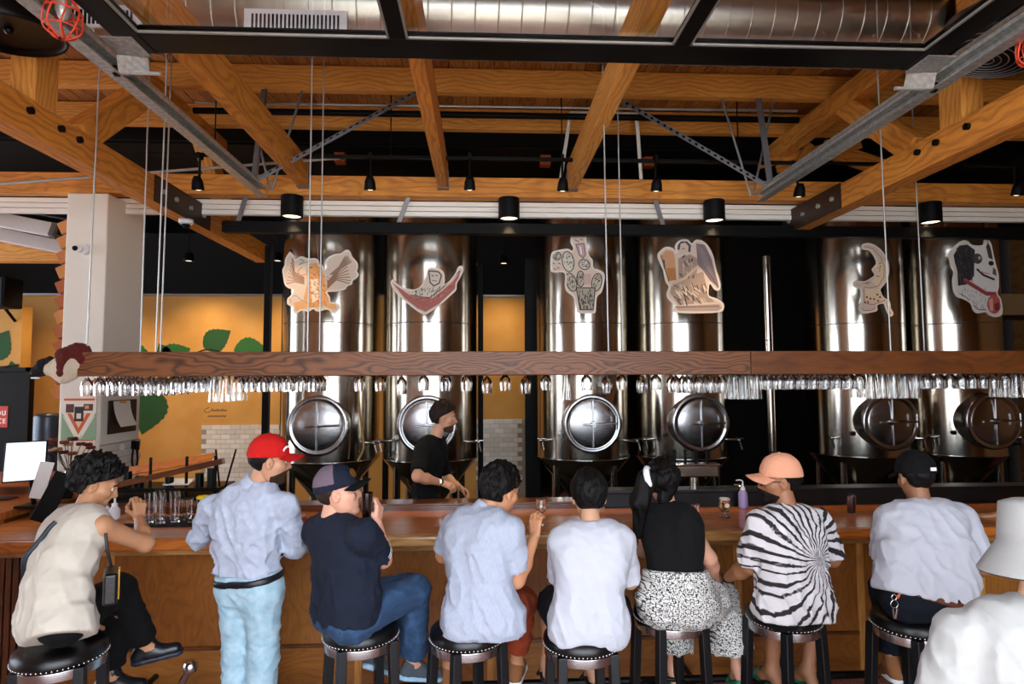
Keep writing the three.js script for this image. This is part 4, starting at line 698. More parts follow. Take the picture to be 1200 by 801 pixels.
  for (const s of [-1, 1]) H('eyebrow', tube([[0.016 * s, 0.021, 0.0945], [0.032 * s, 0.027, 0.0925], [0.05 * s, 0.02, 0.08]], 0.0042, 10, 6), hairM(o.hair?.color ?? 0x120c09));
  const ell = (x, y, z, cx, cy, cz, rx, ry, rz) => { const a = (x - cx) / rx, q = (y - cy) / ry, c = (z - cz) / rz, k = Math.sqrt(a * a + q * q + c * c); return (k - 1) * Math.min(rx, ry, rz); };
  if (o.hair) {
    const c = o.hair, t = c.thick ?? 0.016, hl = c.line ?? 0.02, sl = c.slope ?? 0.62, lift = c.lift || 0, ns = c.noise ?? 0.006, fr = c.freq || 28;
    const f = (x, y, z) => {
      let d = ell(x, y, z, 0, 0.03 + lift * 0.4, -0.012, 0.077 + t, 0.086 + t + lift, 0.099 + t);
      if (d < 0.03) d += ns * (n3(x * fr, y * fr * 0.5, z * fr) - 0.2) + ns * 0.5 * n3(x * fr * 2.3, y * fr, z * fr * 2.3);
      const side = Math.abs(x) > 0.05 && z > -0.02 && z < 0.05 ? 0.0 : 0;
      let cut = (hl + sl * z - y + side) * 0.85; if (z < -0.04) cut = Math.min(cut, (c.nape ?? -0.055) - y + 0 * z);
      return d > cut ? d : cut;
    };
    const low = c.long ? -0.36 : -0.12;
    const prims = c.long ? c.long : null, lf = prims ? fieldOf(prims, 0.03, (d, x, y, z) => d + 0.006 * n3(x * 24, y * 5, z * 24)) : null;
    H('hair', clothUV(surfaceNet(lf ? (x, y, z) => Math.min(f(x, y, z), lf(x, y, z)) : f, [[-0.15, low, -0.2], [c.long ? 0.22 : 0.15, 0.19, 0.15]], lf ? 0.0062 : 0.005), [1, 0, 0], [0, 0, 0]), hairM(c.color));
  }
  if (o.beard) {
    const f = (x, y, z) => { const d = hf(x, y, z) - (o.beard.thick ?? 0.007) - 0.003 * n3(x * 60, y * 60, z * 60); const c1 = y + 0.046 + (0.09 - z) * 0.42, c2 = 0.005 - z; const lipHole = 0.024 - Math.hypot(x * 0.9, (y + 0.066) * 1.6, z - 0.09); return Math.max(d, c1, c2, lipHole * 0.8, -0.1 - y - 0.03); };
    H('beard', clothUV(surfaceNet(f, [[-0.1, -0.15, -0.02], [0.1, 0.01, 0.13]], 0.0045), [1, 0, 0], [0, 0, 0]), hairM(o.beard.color));
  }
  if (o.cap) {
    const c = o.cap, sgn = c.back ? -1 : 1, hgt = c.tall ?? 0.125;
    const crown = (x, y, z) => { const q = Math.max(Math.abs(x) / 0.094, 0) ** 2.2 + Math.max(0, Math.abs(y - 0.028) / hgt) ** 2.2 + Math.max(0, Math.abs(z + 0.01) / 0.113) ** 2.2, d = (Math.pow(q, 1 / 2.2) - 1) * 0.09; return Math.max(d - 0.0015 * n3(x * 30, y * 30, z * 30), 0.028 + (c.dip ?? 0.12) * z * sgn * 1 - y, -(d + 0.02)); };
    const cp = H('cap', clothUV(surfaceNet(crown, [[-0.11, -0.02, -0.14], [0.11, 0.19, 0.13]], 0.0055), [1, 0, 0], [0, 0, 0]), c.mat);
    // curved brim
    const NB = 24, MB = 8, pts = [], idx = [];
    for (let side = 0; side < 2; side++) for (let i = 0; i <= NB; i++) for (let k = 0; k <= MB; k++) { const a = -1.12 + 2.24 * i / NB, r0 = [0.088 * Math.sin(a), 0.104 * Math.cos(a) - 0.008], L = (c.brim ?? 0.075) * Math.pow(Math.cos(a * 0.9), 0.6) * k / MB, x = r0[0] + Math.sin(a) * L * 0.35, z = r0[1] + L; pts.push(x, 0.043 + (c.dip ?? 0.12) * r0[1] * 0.6 - (c.curve ?? 4) * x * x - L * (c.drop ?? 0.12) - side * 0.005, z * sgn); }
    const W = MB + 1, N1 = (NB + 1) * W;
    for (let i = 0; i < NB; i++) for (let k = 0; k < MB; k++) { const a = i * W + k, b2 = a + W; idx.push(a, a + 1, b2, b2, a + 1, b2 + 1); idx.push(N1 + a, N1 + b2, N1 + a + 1, N1 + b2, N1 + b2 + 1, N1 + a + 1); }
    for (let i = 0; i < NB; i++) { const a = i * W + MB, b2 = a + W; idx.push(a, N1 + a, b2, b2, N1 + a, N1 + b2); }
    const bg = new THREE.BufferGeometry(); bg.setAttribute('position', new THREE.BufferAttribute(new Float32Array(pts), 3)); bg.setIndex(idx); bg.computeVertexNormals(); clothUV(bg, [1, 0, 0], [0, 0, 0]);
    H('brim', bg, c.brimMat || c.mat, cp); H('button', new THREE.SphereGeometry(0.008, 10, 6).scale(1, 0.6, 1).translate(0, 0.028 + hgt, -0.01), c.mat, cp);
    if (c.panel) H('mesh_panel', clothUV(surfaceNet((x, y, z) => Math.max(crown(x, y, z) - 0.0015, z * sgn + 0.0, 0.055 - y), [[-0.12, 0.02, -0.14], [0.12, 0.19, 0.14]], 0.006), [1, 0, 0], [0, 0, 0]), c.panel, cp);
    if (c.emblem) c.emblem(H, cp);
  }
  if (o.glasses) { const m = M.blackGloss, gl = []; for (const s of [-1, 1]) { gl.push(tr(new THREE.TorusGeometry(0.022, 0.0028, 6, 20), 0.032 * s, 0.0, 0.104)); gl.push(rod([0.054 * s, 0.004, 0.1], [0.082 * s, 0.006, 0.0], 0.0026)); } gl.push(rod([-0.01, 0.004, 0.106], [0.01, 0.004, 0.106], 0.0028)); H('eyeglasses', merge(gl), m); }
  return { body, J, R, H, at, right, fwd, base, S, axAt, part: (n, g, m, p = body) => part(n, g, m, p) };
}
// ---------------------------------------------------------------- the people at the bar
const C = {};
C.skirt = (() => { const t = dataTex(512, 512, (u, v) => { const a = n2(u * 46, v * 46), b2 = n2(u * 46 + 90, v * 46 + 40); return Math.abs(a) < 0.2 + 0.1 * b2 ? hex(0x0c0c0d) : b2 > 0.62 ? hex(0x0c0c0d) : hex(0xd2d0ca); }, true, 0.95, 0.95); return std({ map: t, roughness: 0.85, bumpMap: weaveTex, bumpScale: 0.0006 }); })();
C.tieDye = (() => { const t = dataTex(1024, 1024, (u, v) => {
  const x = (u - 0.5) - 0.06, y = (v - 0.5) - 0.02, r = Math.hypot(x, y), a = Math.atan2(y, x) + 0.9 * r + 0.018 * n2(x * 9, y * 9);
  const s = Math.sin(a * 30 + 0.9 * n2(Math.cos(a) * 3, Math.sin(a) * 3 + r * 2)) + 0.45 * n2(Math.cos(a) * 7, Math.sin(a) * 7 + r) + 0.3 * n2(x * 34, y * 34) - 0.2 + (r < 0.04 ? 0.4 : 0);
  return mixc(hex(0xcfcbcd), hex(0x231c1e), cl01((s - 0.05) * 2.6)); }, true, 0.9, 0.9); t.wrapS = t.wrapT = THREE.ClampToEdgeWrapping; t.offset.set(0.5, 0.23); return std({ map: t, roughness: 0.9, bumpMap: weaveTex, bumpScale: 0.0006 }); })();
C.bluShirt = std({ map: dataTex(256, 256, (u, v) => mixc(hex(0xa3abbd), hex(0xb2b9c9), cl01(0.5 + 0.5 * Math.sin(u * 400) * Math.sin(v * 400) + fbm(u * 5, v * 5))), true, 0.3, 0.3), roughness: 0.9, bumpMap: weaveTex, bumpScale: 0.0005 });
C.denim = std({ map: dataTex(256, 256, (u, v) => mixc(hex(0x1d3552), hex(0x2f4f72), cl01(0.45 + fbm(u * 4, v * 4) + 0.25 * Math.sin((u + v) * 500))), true, 0.4, 0.4), roughness: 0.9, bumpMap: weaveTex, bumpScale: 0.0008 });
C.paleDenim = std({ map: dataTex(256, 256, (u, v) => mixc(hex(0x8fb0c0), hex(0xabc6d2), cl01(0.5 + fbm(u * 4, v * 4) + 0.2 * Math.sin((u + v) * 500))), true, 0.4, 0.4), roughness: 0.9, bumpMap: weaveTex, bumpScale: 0.0008 });
C.white = cloth(0xbabcc5); C.hotWhite = cloth(0xa8a7a4); C.beige = cloth(0xc9c1b3); C.navy = cloth(0x171d2c); C.black = cloth(0x060607); C.rust = cloth(0x8c3a1e); C.darkNavy = cloth(0x0c121b); C.mauve = cloth(0xa58a8c);
C.lightBlue = std({ map: dataTex(256, 256, (u, v) => mixc(hex(0x9aa2b4), hex(0xadb3c1), cl01(0.5 + 0.6 * fbm(u * 30, v * 6) )), true, 0.25, 0.25), roughness: 0.9, bumpMap: weaveTex, bumpScale: 0.0006 });
C.red = cloth(0xc01a18); C.peach = cloth(0xd99a7a); C.shoeGrey = cloth(0x4d545a); C.soleWhite = std({ color: 0xe2e5e8, roughness: 0.6 }); C.soleBlue = std({ color: 0x9fc4dd, roughness: 0.6 }); C.green = std({ color: 0x0e6b4c, roughness: 0.6 }); C.tan = cloth(0x8a5a38);
const SK = { a: 0xb98560, b: 0xc08d6e, c: 0xd49c82, d: 0xc58f70, e: 0xbe8560, f: 0xb98a6a, g: 0xc08c72, h: 0x9a6848, i: 0x96684a, j: 0xcd9a78 };
const DARK = 0x070504;

{ // sleeveless beige top, crossbody bag
  const p = buildPerson('A', 'person in a sleeveless beige top with a crossbody strap sitting by the side counter', { skin: SK.a, build: 1.0, headYaw: 62, headPitch: -22, headRoll: 0,
    shirt: { mat: C.beige, tank: true, loose: 0.018, fold: 0.007, hem: -0.1, neckR: 0.062, drape: [[-0.06, 0.1, 0.132], [0.0, 0.095, 0.13], [0.25, 0.075, 0.122], [0.5, 0.07, 0.122]] }, pants: { mat: C.black, leg: 1.9, loose: 0.014, cuff: 0.056, rise: -0.02 }, shoes: { mat: std({ color: 0x0d1016, roughness: 0.3 }), sole: std({ color: 0x1a2030, roughness: 0.5 }) }, toes: { R: nrm([0.93, 0.1, -0.35]), L: nrm([0.8, -0.2, -0.5]) },
    hair: { color: DARK, thick: 0.026, lift: 0.012, noise: 0.016, freq: 20, line: 0.02 }, hands: { R: { dir: [-0.15, 0.95, -0.3], palm: [-0.7, 0.1, -0.6], curl: 0.9 }, L: { curl: 0.5 } } });
  p.body.updateMatrixWorld(true); const shirtA = p.body.children.find((m) => m.name === 'shirt'), ray = new THREE.Raycaster(), strapPts = [];
  for (let k = 0; k <= 14; k++) { const t = k / 14, q = add(lp(p.at(0.97), p.at(0.22), t), p.axAt(0.5), 0.07 - 0.27 * t), o = add(add(q, p.base), p.fwd, -0.7); ray.set(V(...o), V(...p.fwd)); const hit = ray.intersectObject(shirtA)[0]; if (hit) strapPts.push(add(add(hit.point.toArray(), p.base, -1), p.fwd, -0.008)); }
  p.part('bag_strap', tube(strapPts, 0.014, 50, 8), std({ color: 0x16222e, roughness: 0.5 }));
  const bag = solo('crossbody_bag', [rbx(0.06, 0.15, 0.17, 0.015, 0, 0, 0, 0, 3)], M.leather, 'small black crossbody bag with gold trim hanging at the beige top', 'bag'); bag.position.set(-1.79, 1.13, -3.12); bag.rotation.y = 0.5;
  part('gold_trim', [rbx(0.008, 0.13, 0.012, 0.003, 0.033, 0.01, -0.03), rbx(0.008, 0.13, 0.012, 0.003, 0.033, 0.015, 0.03), rbx(0.008, 0.012, 0.08, 0.003, 0.033, -0.055, 0)], M.brass, bag);
  part('loop', tube([[0, 0.06, -0.06], [-0.02, 0.16, -0.05], [-0.03, 0.24, -0.06]], 0.008, 12, 6), M.leather, bag);
}
{ // red cap, pale blue shirt, pale jeans
  const p = buildPerson('B', 'standing person in a red cap, pale blue shirt and light jeans', { skin: SK.b, build: 0.98, headYaw: 68, headPitch: -4, wide: 1.04,
    shirt: { mat: C.bluShirt, sleeve: 1.75, loose: 0.028, fold: 0.011, hem: 0.108, collar: 0.045, neckR: 0.068, drape: [[0.28, 0.07, 0.12], [0.5, 0.085, 0.12]] }, pants: { mat: C.paleDenim, leg: 1.95, loose: 0.02, fold: 0.01, cuff: 0.062, belt: { t: 0.155, mat: std({ color: 0x14161c, roughness: 0.4 }) } }, shoes: { mat: C.soleWhite, sole: C.soleWhite },
    hair: { color: DARK, thick: 0.006, noise: 0.002 }, beard: { color: 0x33231a, thick: 0.003 }, cap: { mat: C.red, dip: 0.05, brim: 0.085, drop: 0.08, curve: 3, emblem: (H, cp) => { H('cap_letter', tr(new THREE.TorusGeometry(0.017, 0.0055, 8, 20, 4.6), -0.062, 0.075, 0.074, 0, -0.75, 0.85), M.whitePlastic, cp); } },
    hands: { R: { dir: [0, -0.2, -1], curl: 0.8, palm: [-0.8, -0.2, -0.1] }, L: { dir: [0.3, -0.1, -1], curl: 0.6, palm: [0.7, -0.3, 0] } } });
  p.part('collar', clothUV(surfaceNet(fieldOf([cap(add(p.J.neck, [0, 1, 0], 0.0), add(p.J.neck, nrm(sub(p.J.head, p.J.neck)), 0.055), 0.079, 0.07, 1)], 0.01), boundsOf([cap(p.J.neck, add(p.J.neck, [0, 1, 0], 0.06), 0.09)], 0.02), 0.007), p.right, p.J.pelvis), C.bluShirt);
}
{ // navy polo, dark trucker cap, jeans
  const p = buildPerson('C', 'person in a navy polo and dark cap raising a glass', { skin: SK.c, build: 1.16, wide: 1.1, headYaw: 84, headPitch: 10, headRoll: -4, jaw: 1.12, neck: 1.15,
    shirt: { mat: C.navy, sleeve: 0.8, loose: 0.02, cuff: 0.068, fold: 0.009, hem: -0.06, collar: 0.035, drape: [[0.05, 0.085, 0.135], [0.25, 0.085, 0.14], [0.45, 0.085, 0.13]] }, pants: { mat: C.denim, rise: 0.0, leg: 1.9, loose: 0.018, fold: 0.009, cuff: 0.062 }, shoes: { mat: C.shoeGrey, sole: C.soleBlue }, toes: { R: nrm([0.85, -0.25, -0.4]), L: nrm([0.4, -0.5, -0.7]) },
    hair: { color: 0x2a1d14, thick: 0.005, noise: 0.002 }, cap: { mat: C.navy, brimMat: C.black, panel: cloth(0x6a5a66), dip: 0.06, brim: 0.075, drop: 0.02, emblem: (H, cp) => { H('round_badge', tr(new THREE.CylinderGeometry(0.024, 0.024, 0.005, 24), -0.035, 0.092, 0.09, 1.25, -0.35, 0), M.brass, cp); } },
    hands: { R: { dir: [0.05, 0.9, -0.35], palm: [-0.9, 0, -0.3], curl: 0.95 }, L: { curl: 0.5 } } });
  const gp = add(add(p.J.wrR, p.base), [-0.05, 0.03, 0.0]);
  solo('drinking_glass', lathe([[0, 0], [0.024, 0], [0.03, 0.13], [0.0285, 0.13], [0.0225, 0.008], [0, 0.008]], 24).translate(gp[0], gp[1], gp[2] + 0.02), phy({ color: 0x2a1a10, transmission: 0.7, thickness: 0, roughness: 0.05 }), 'dark glass held by the person in the navy polo', 'glass');
  const el = p.J.elR, sh = p.J.shR; for (const t of [0.7, 0.76]) p.part('sleeve_stripe', lay(new THREE.CylinderGeometry(0.0735, 0.0735, 0.008, 28, 1, true), lp(sh, el, t), lp(sh, el, t + 0.02)), C.soleWhite);
}
{ // bartender
  const p = buildPerson('D', 'bartender in a black t-shirt and watch working behind the bar', { skin: SK.d, build: 0.98, headYaw: 84, headPitch: -6, size: 1.0,
    shirt: { mat: C.black, sleeve: 0.85, loose: 0.02, fold: 0.008, hem: -0.05 }, pants: { mat: C.black, leg: 1.9 }, shoes: { mat: C.black, sole: M.rubber }, hair: { color: 0x20130b, thick: 0.013, lift: 0.016, noise: 0.008, line: 0.025 }, beard: { color: 0x4a3324, thick: 0.002 },
    hands: { R: { dir: [0.9, -0.3, 0.1], palm: [0, -0.8, -0.4], curl: 0.7 }, L: { dir: [0.7, -0.5, 0.3], palm: [-0.2, -0.6, 0.6], curl: 0.7 } } });
  const w = lp(p.J.elR, p.J.wrR, 0.95); p.part('wristwatch', [lay(new THREE.CylinderGeometry(0.034, 0.034, 0.02, 20, 1, true), w, lp(p.J.elR, p.J.wrR, 1.0)), tr(new THREE.CylinderGeometry(0.019, 0.019, 0.01, 18), w[0], w[1] + 0.012, w[2] + 0.03, PI / 2)], M.chrome);
}
{ // light blue short-sleeved shirt, rust trousers
  const p = buildPerson('E', 'person in a light blue short-sleeved shirt and rust trousers raising a small glass', { skin: SK.e, build: 0.98, headYaw: 48, headPitch: -16, headSize: 1.1,
    shirt: { mat: C.lightBlue, sleeve: 0.72, loose: 0.028, cuff: 0.068, fold: 0.009, hem: -0.1, collar: 0.05, drape: [[-0.05, 0.095, 0.132], [0.0, 0.09, 0.134], [0.3, 0.06, 0.12], [0.55, 0.06, 0.115]] }, pants: { mat: C.rust, rise: -0.02, leg: 1.75, loose: 0.018, fold: 0.01, cuff: 0.054 }, shoes: { mat: C.tan, sole: C.soleWhite },
    hair: { color: DARK, thick: 0.014, lift: 0.014, noise: 0.008, line: 0.012 }, hands: { R: { dir: [0.05, 0.9, -0.3], palm: [0.5, 0.1, -0.8], curl: 0.75 }, L: { curl: 0.5 } } });
  p.part('collar', clothUV(surfaceNet(fieldOf([cap(p.J.neck, add(p.J.neck, nrm(sub(p.J.head, p.J.neck)), 0.06), 0.078, 0.068, 1)], 0.01), boundsOf([cap(p.J.neck, add(p.J.neck, [0, 1, 0], 0.06), 0.09)], 0.02), 0.007), p.right, p.J.pelvis), C.lightBlue);
}
buildPerson('F', 'bareheaded person in a plain white t-shirt and dark shorts', { skin: SK.f, build: 1.02, wide: 1.06, headYaw: 2, headPitch: -14, headSize: 1.08,
  shirt: { mat: C.white, sleeve: 0.95, loose: 0.022, fold: 0.007, hem: -0.11, drape: [[-0.05, 0.085, 0.13], [0.0, 0.085, 0.13], [0.3, 0.065, 0.118], [0.55, 0.068, 0.115]] }, pants: { mat: C.darkNavy, rise: -0.02, leg: 0.95, loose: 0.02, cuff: 0.085 }, shoes: { mat: C.black, sole: M.rubber, sandal: true }, toeDrop: -0.05,
  hair: { color: 0x060505, thick: 0.016, lift: 0.012, noise: 0.005, nape: -0.06 } });
{ // black tank top, patterned skirt, long dark hair
  const p = buildPerson('G', 'person in a black tank top and black and white patterned skirt', { skin: SK.g, size: 0.94, build: 1.0, headYaw: 8, headPitch: -4, headSize: 1.1,
    shirt: { mat: C.black, tank: true, loose: 0.012, fold: 0.005, hem: 0.12 }, pants: { mat: C.skirt, name: 'skirt', leg: 1.72, loose: 0.03, fold: 0.016, rise: 0.17, cuff: 0.09, more: (J, r, f) => [cap(J.pelvis, lp(J.hipR, J.knR, 0.5), 0.13, 0.12), cap(J.hipL, J.hipR, 0.13), cap(lp(J.hipL, J.knL, 0.7), lp(J.hipR, J.knR, 0.7), 0.1), cap(J.knR, add(J.knR, [0.01, -0.3, -0.02]), 0.085, 0.1, 1)] },
    shoes: { sole: C.green, sandal: true }, toes: { R: nrm([0.15, -0.35, -0.9]) },
    hair: { color: 0x060404, thick: 0.02, noise: 0.008, nape: -0.09, long: [cap([0.03, 0.02, -0.1], [0.1, 0.03, -0.13], 0.045, 0.035), cap([0.1, 0.03, -0.13], [0.14, -0.1, -0.12], 0.05, 0.055), cap([0.14, -0.1, -0.12], [0.15, -0.28, -0.08], 0.05, 0.025), cap([-0.02, -0.02, -0.06], [0.0, -0.09, -0.06], 0.05, 0.04)] }, hands: { R: { curl: 0.6, dir: [0.15, -0.6, -0.5], palm: [-0.6, -0.4, 0.2] }, L: { curl: 0.5 } } });
  p.H('scrunchie', tr(new THREE.TorusGeometry(0.046, 0.018, 10, 22), 0.09, 0.035, -0.128, 0.2, 1.25), C.soleWhite);
}
{ // tie-dye shirt, peach cap
  const p = buildPerson('H', 'person in a black and white tie-dye shirt and peach cap', { skin: SK.h, build: 1.06, wide: 1.06, headYaw: -74, headPitch: -4, headSize: 1.05,
    shirt: { mat: C.tieDye, sleeve: 0.85, loose: 0.026, cuff: 0.074, fold: 0.012, hem: -0.08, cell: 0.0095, drape: [[-0.05, 0.1, 0.135], [0.0, 0.1, 0.135], [0.3, 0.088, 0.128], [0.55, 0.088, 0.122]] }, pants: { mat: C.black, rise: -0.02, leg: 0.95, loose: 0.02, cuff: 0.085 }, shoes: { sole: C.green, sandal: true },
    hair: { color: DARK, thick: 0.008, noise: 0.004 }, beard: { color: 0x1a120e, thick: 0.006 }, glasses: true, cap: { mat: C.peach, dip: 0.05, brim: 0.08, drop: 0.1, curve: 4 }, hands: { L: { curl: 0.5, palm: [0, -0.8, 0.3] } } });
  p.part('bracelet', [lay(new THREE.CylinderGeometry(0.032, 0.032, 0.014, 18, 1, true), lp(p.J.elL, p.J.wrL, 0.93), lp(p.J.elL, p.J.wrL, 0.98))], M.black);
}
{ // white t-shirt, black cap, keys
  const p = buildPerson('I', 'person in a white t-shirt and black cap with keys on the belt', { skin: SK.i, build: 1.1, wide: 1.14, headYaw: 6, headPitch: -10, headSize: 1.05,
    shirt: { mat: C.white, sleeve: 0.78, loose: 0.03, cuff: 0.075, fold: 0.008, hem: -0.01, drape: [[0.05, 0.125, 0.14], [0.3, 0.125, 0.145], [0.55, 0.125, 0.14]] }, pants: { mat: C.darkNavy, leg: 1.88, loose: 0.016, fold: 0.008, rise: 0.08, belt: { t: 0.02, mat: std({ color: 0x5a2c16, roughness: 0.5 }) } }, shoes: { mat: C.tan, sole: C.soleWhite }, toeDrop: -0.06,
    hair: { color: DARK, thick: 0.007, noise: 0.003 }, cap: { mat: C.black, dip: 0.05, emblem: (H, cp) => { H('side_patch', rbx(0.03, 0.018, 0.004, 0.002, -0.03, 0.045, -0.122), M.whitePlastic, cp); } }, hands: { L: { curl: 0.6 }, R: { curl: 0.6 } } });
  const k = add(add(p.J.hipL, p.right, -0.13), [0, 0.0, 0.1]);
  const ring = p.part('key_ring', [tr(new THREE.TorusGeometry(0.02, 0.003, 6, 20), ...k), tr(new THREE.TorusGeometry(0.014, 0.003, 6, 20), k[0], k[1] + 0.035, k[2])], M.chrome);
  for (const [dx, a] of [[-0.006, 0.1], [0.01, -0.2]]) p.part('key', [tr(rbx(0.009, 0.055, 0.003, 0.001), k[0] + dx, k[1] - 0.05, k[2], 0, 0, a)], M.chrome, ring);
  p.part('key_tag', [tr(rbx(0.014, 0.05, 0.006, 0.003), k[0] + 0.03, k[1] + 0.05, k[2], 0, 0, -0.6)], std({ color: 0xd8622a, roughness: 0.5 }), ring);
}
{ // near person in white with a white bucket hat
  const p = buildPerson('J', 'person in a white shirt and white bucket hat standing away from the bar', { skin: SK.j, build: 1.05, wide: 1.05, headYaw: 8, headPitch: -6,
    shirt: { mat: C.hotWhite, sleeve: 0.85, loose: 0.028, cuff: 0.085, fold: 0.009, hem: -0.1, cell: 0.009, drape: [[0.1, 0.09, 0.13], [0.4, 0.09, 0.13]] }, pants: { mat: C.denim, leg: 1.9 }, shoes: { mat: C.soleWhite, sole: C.soleWhite }, hair: { color: 0x2a1a10, thick: 0.004, noise: 0.003 } });
  p.H('bucket_hat', lathe([[0, 0.165], [0.07, 0.162], [0.104, 0.15], [0.116, 0.06], [0.12, 0.03], [0.148, -0.01], [0.178, -0.055], [0.176, -0.062], [0.116, 0.02]], 40), C.hotWhite);
}
buildPerson('K', 'person in a dark shirt beside the bar end with one hand flat on the top', { skin: SK.a, headYaw: -25, shirt: { mat: C.black, sleeve: 0.8, loose: 0.02 }, pants: { mat: C.denim, leg: 1.9 }, shoes: { mat: C.black, sole: M.rubber }, hair: { color: DARK },
  hands: { L: { dir: [-0.95, -0.12, -0.25], palm: [0, -1, 0], curl: 0.12 }, R: { curl: 0.4 } } });
buildPerson('L', 'person in mauve knitted clothes standing at the slatted end of the bar', { skin: SK.j, headYaw: 10, shirt: { mat: C.mauve, sleeve: 1.85, loose: 0.03, fold: 0.01, hem: -0.1 }, pants: { mat: C.mauve, leg: 1.9, loose: 0.025, fold: 0.01 }, shoes: { mat: C.soleWhite, sole: C.soleWhite }, hair: { color: DARK } });
// ---------------------------------------------------------------- bar stools
{
  const seatGeo = lathe([[0, 0.085], [0.13, 0.083], [0.178, 0.072], [0.2, 0.05], [0.204, 0.025], [0.2, 0.004], [0.18, 0], [0, 0]], 48);
  const nails = []; for (let k = 0; k < 60; k++) { const a = k * PI / 30; nails.push(tr(new THREE.SphereGeometry(0.0052, 6, 4), 0.2035 * Math.cos(a), 0.012, 0.2035 * Math.sin(a))); }
  const nailGeo = merge(nails), bandGeo = lathe([[0.18, 0], [0.194, 0], [0.197, -0.004], [0.197, -0.045], [0.192, -0.048], [0.18, -0.045]], 48);
  const legGeo = [0, 1, 2, 3].map((k) => { const a = k * PI / 2 + PI / 4, c = Math.cos(a), s = Math.sin(a); return beamBox([0.19 * c, -0.0, 0.19 * s], [0.225 * c, -0.76, 0.225 * s], 0.05, 0.05, 0, 0.006); });
  const make = (x, z, turn, lab, h = 0.76) => {
    const s = thing('bar_stool', lab, 'bar stool', [x, h - 0.11, z - (z > -3.7 ? 0.06 : 0)], turn, 'round black bar stools');
    part('seat', seatGeo, M.leather, s); part('nailhead_trim', nailGeo, M.chrome, s).userData.kind = 'stuff'; part('steel_band', bandGeo, M.steelDoor, s);
    for (const g of legGeo) { const l = part('leg', g, M.gunmetal, s); l.scale.y = (h - 0.11) / 0.76; }
    part('foot_ring', tr(new THREE.TorusGeometry(0.2, 0.013, 8, 40), 0, -0.44, 0, PI / 2), M.blackMetal, s);
  };
  make(-2.1, -3.2, 0.2, 'round black stool under the person in the beige top', 0.85);
  make(-0.66, -3.42, 0.45, 'round black stool under the person in the navy polo', 0.83);
  make(-0.08, -3.36, 0.5, 'round black stool under the person in rust trousers', 0.83);
  make(0.53, -3.3, 0.1, 'round black stool under the person in the plain white t-shirt', 0.81);
  make(1.08, -3.53, 0.25, 'round black stool under the patterned skirt', 0.85);
  make(1.74, -3.5, 0.4, 'round black stool under the person in the tie-dye shirt', 0.83);
  make(2.39, -3.34, 0.3, 'round black stool under the person with keys', 0.84);
  make(2.98, -3.75, 0.1, 'unoccupied round black stool beside the person with keys', 0.78);
}
// ---------------------------------------------------------------- painted cutout signs hanging before the tanks
function cutout(name, label, [x0, y0, x1, y1], [W, H], outline, draw, wires) {
  // the outline is in drawing units; [x0, y0]..[x1, y1] is where the drawing's corners lie on the plane, in metres
  const sx = (x1 - x0) / W, sy = (y1 - y0) / H, pts = outline.map(([u, v]) => [x0 + u * sx, y0 + v * sy]);
  const cv = document.createElement('canvas'); cv.width = W; cv.height = H; const c = cv.getContext('2d');
  c.fillStyle = '#d3bfae'; c.fillRect(0, 0, W, H); c.lineJoin = c.lineCap = 'round'; draw(c);
  c.strokeStyle = '#e2d8cc'; c.lineWidth = 26; c.beginPath(); outline.forEach(([u, v], i) => (i ? c.lineTo(u, v) : c.moveTo(u, v))); c.closePath(); c.stroke();
  const t = new THREE.CanvasTexture(cv); t.colorSpace = THREE.SRGBColorSpace;
  const cx = (x0 + x1) / 2, g = extrude(smoothPoly(pts.map(([a, b2]) => [a - cx, b2])), 0.014, 0.002), p = g.attributes.position, uv = g.attributes.uv;
  for (let i = 0; i < p.count; i++) uv.setXY(i, (p.getX(i) + cx - x0) / (x1 - x0), 1 - (p.getY(i) - y0) / (y1 - y0));
  const o = thing(name, label, 'cutout sign', [cx, 0, -6.75], 0, 'painted cutout signs');
  part('board', g, std({ map: t, roughness: 0.6 }), o);
  for (const [wx, wy] of wires) part('hanging_wire', rod([x0 + wx * sx - cx, y0 + wy * sy, 0.007], [x0 + wx * sx - cx, 3.735, 0.1], 0.0025, 0.0025, 6), M.galvDark, o);
}
const line = (c, pts, w, col) => { c.strokeStyle = col; c.lineWidth = w; c.beginPath(); pts.forEach(([a, b2], i) => (i ? c.lineTo(a, b2) : c.moveTo(a, b2))); c.stroke(); };
const fillp = (c, pts, col) => { c.fillStyle = col; c.beginPath(); pts.forEach(([a, b2], i) => (i ? c.lineTo(a, b2) : c.moveTo(a, b2))); c.closePath(); c.fill(); };
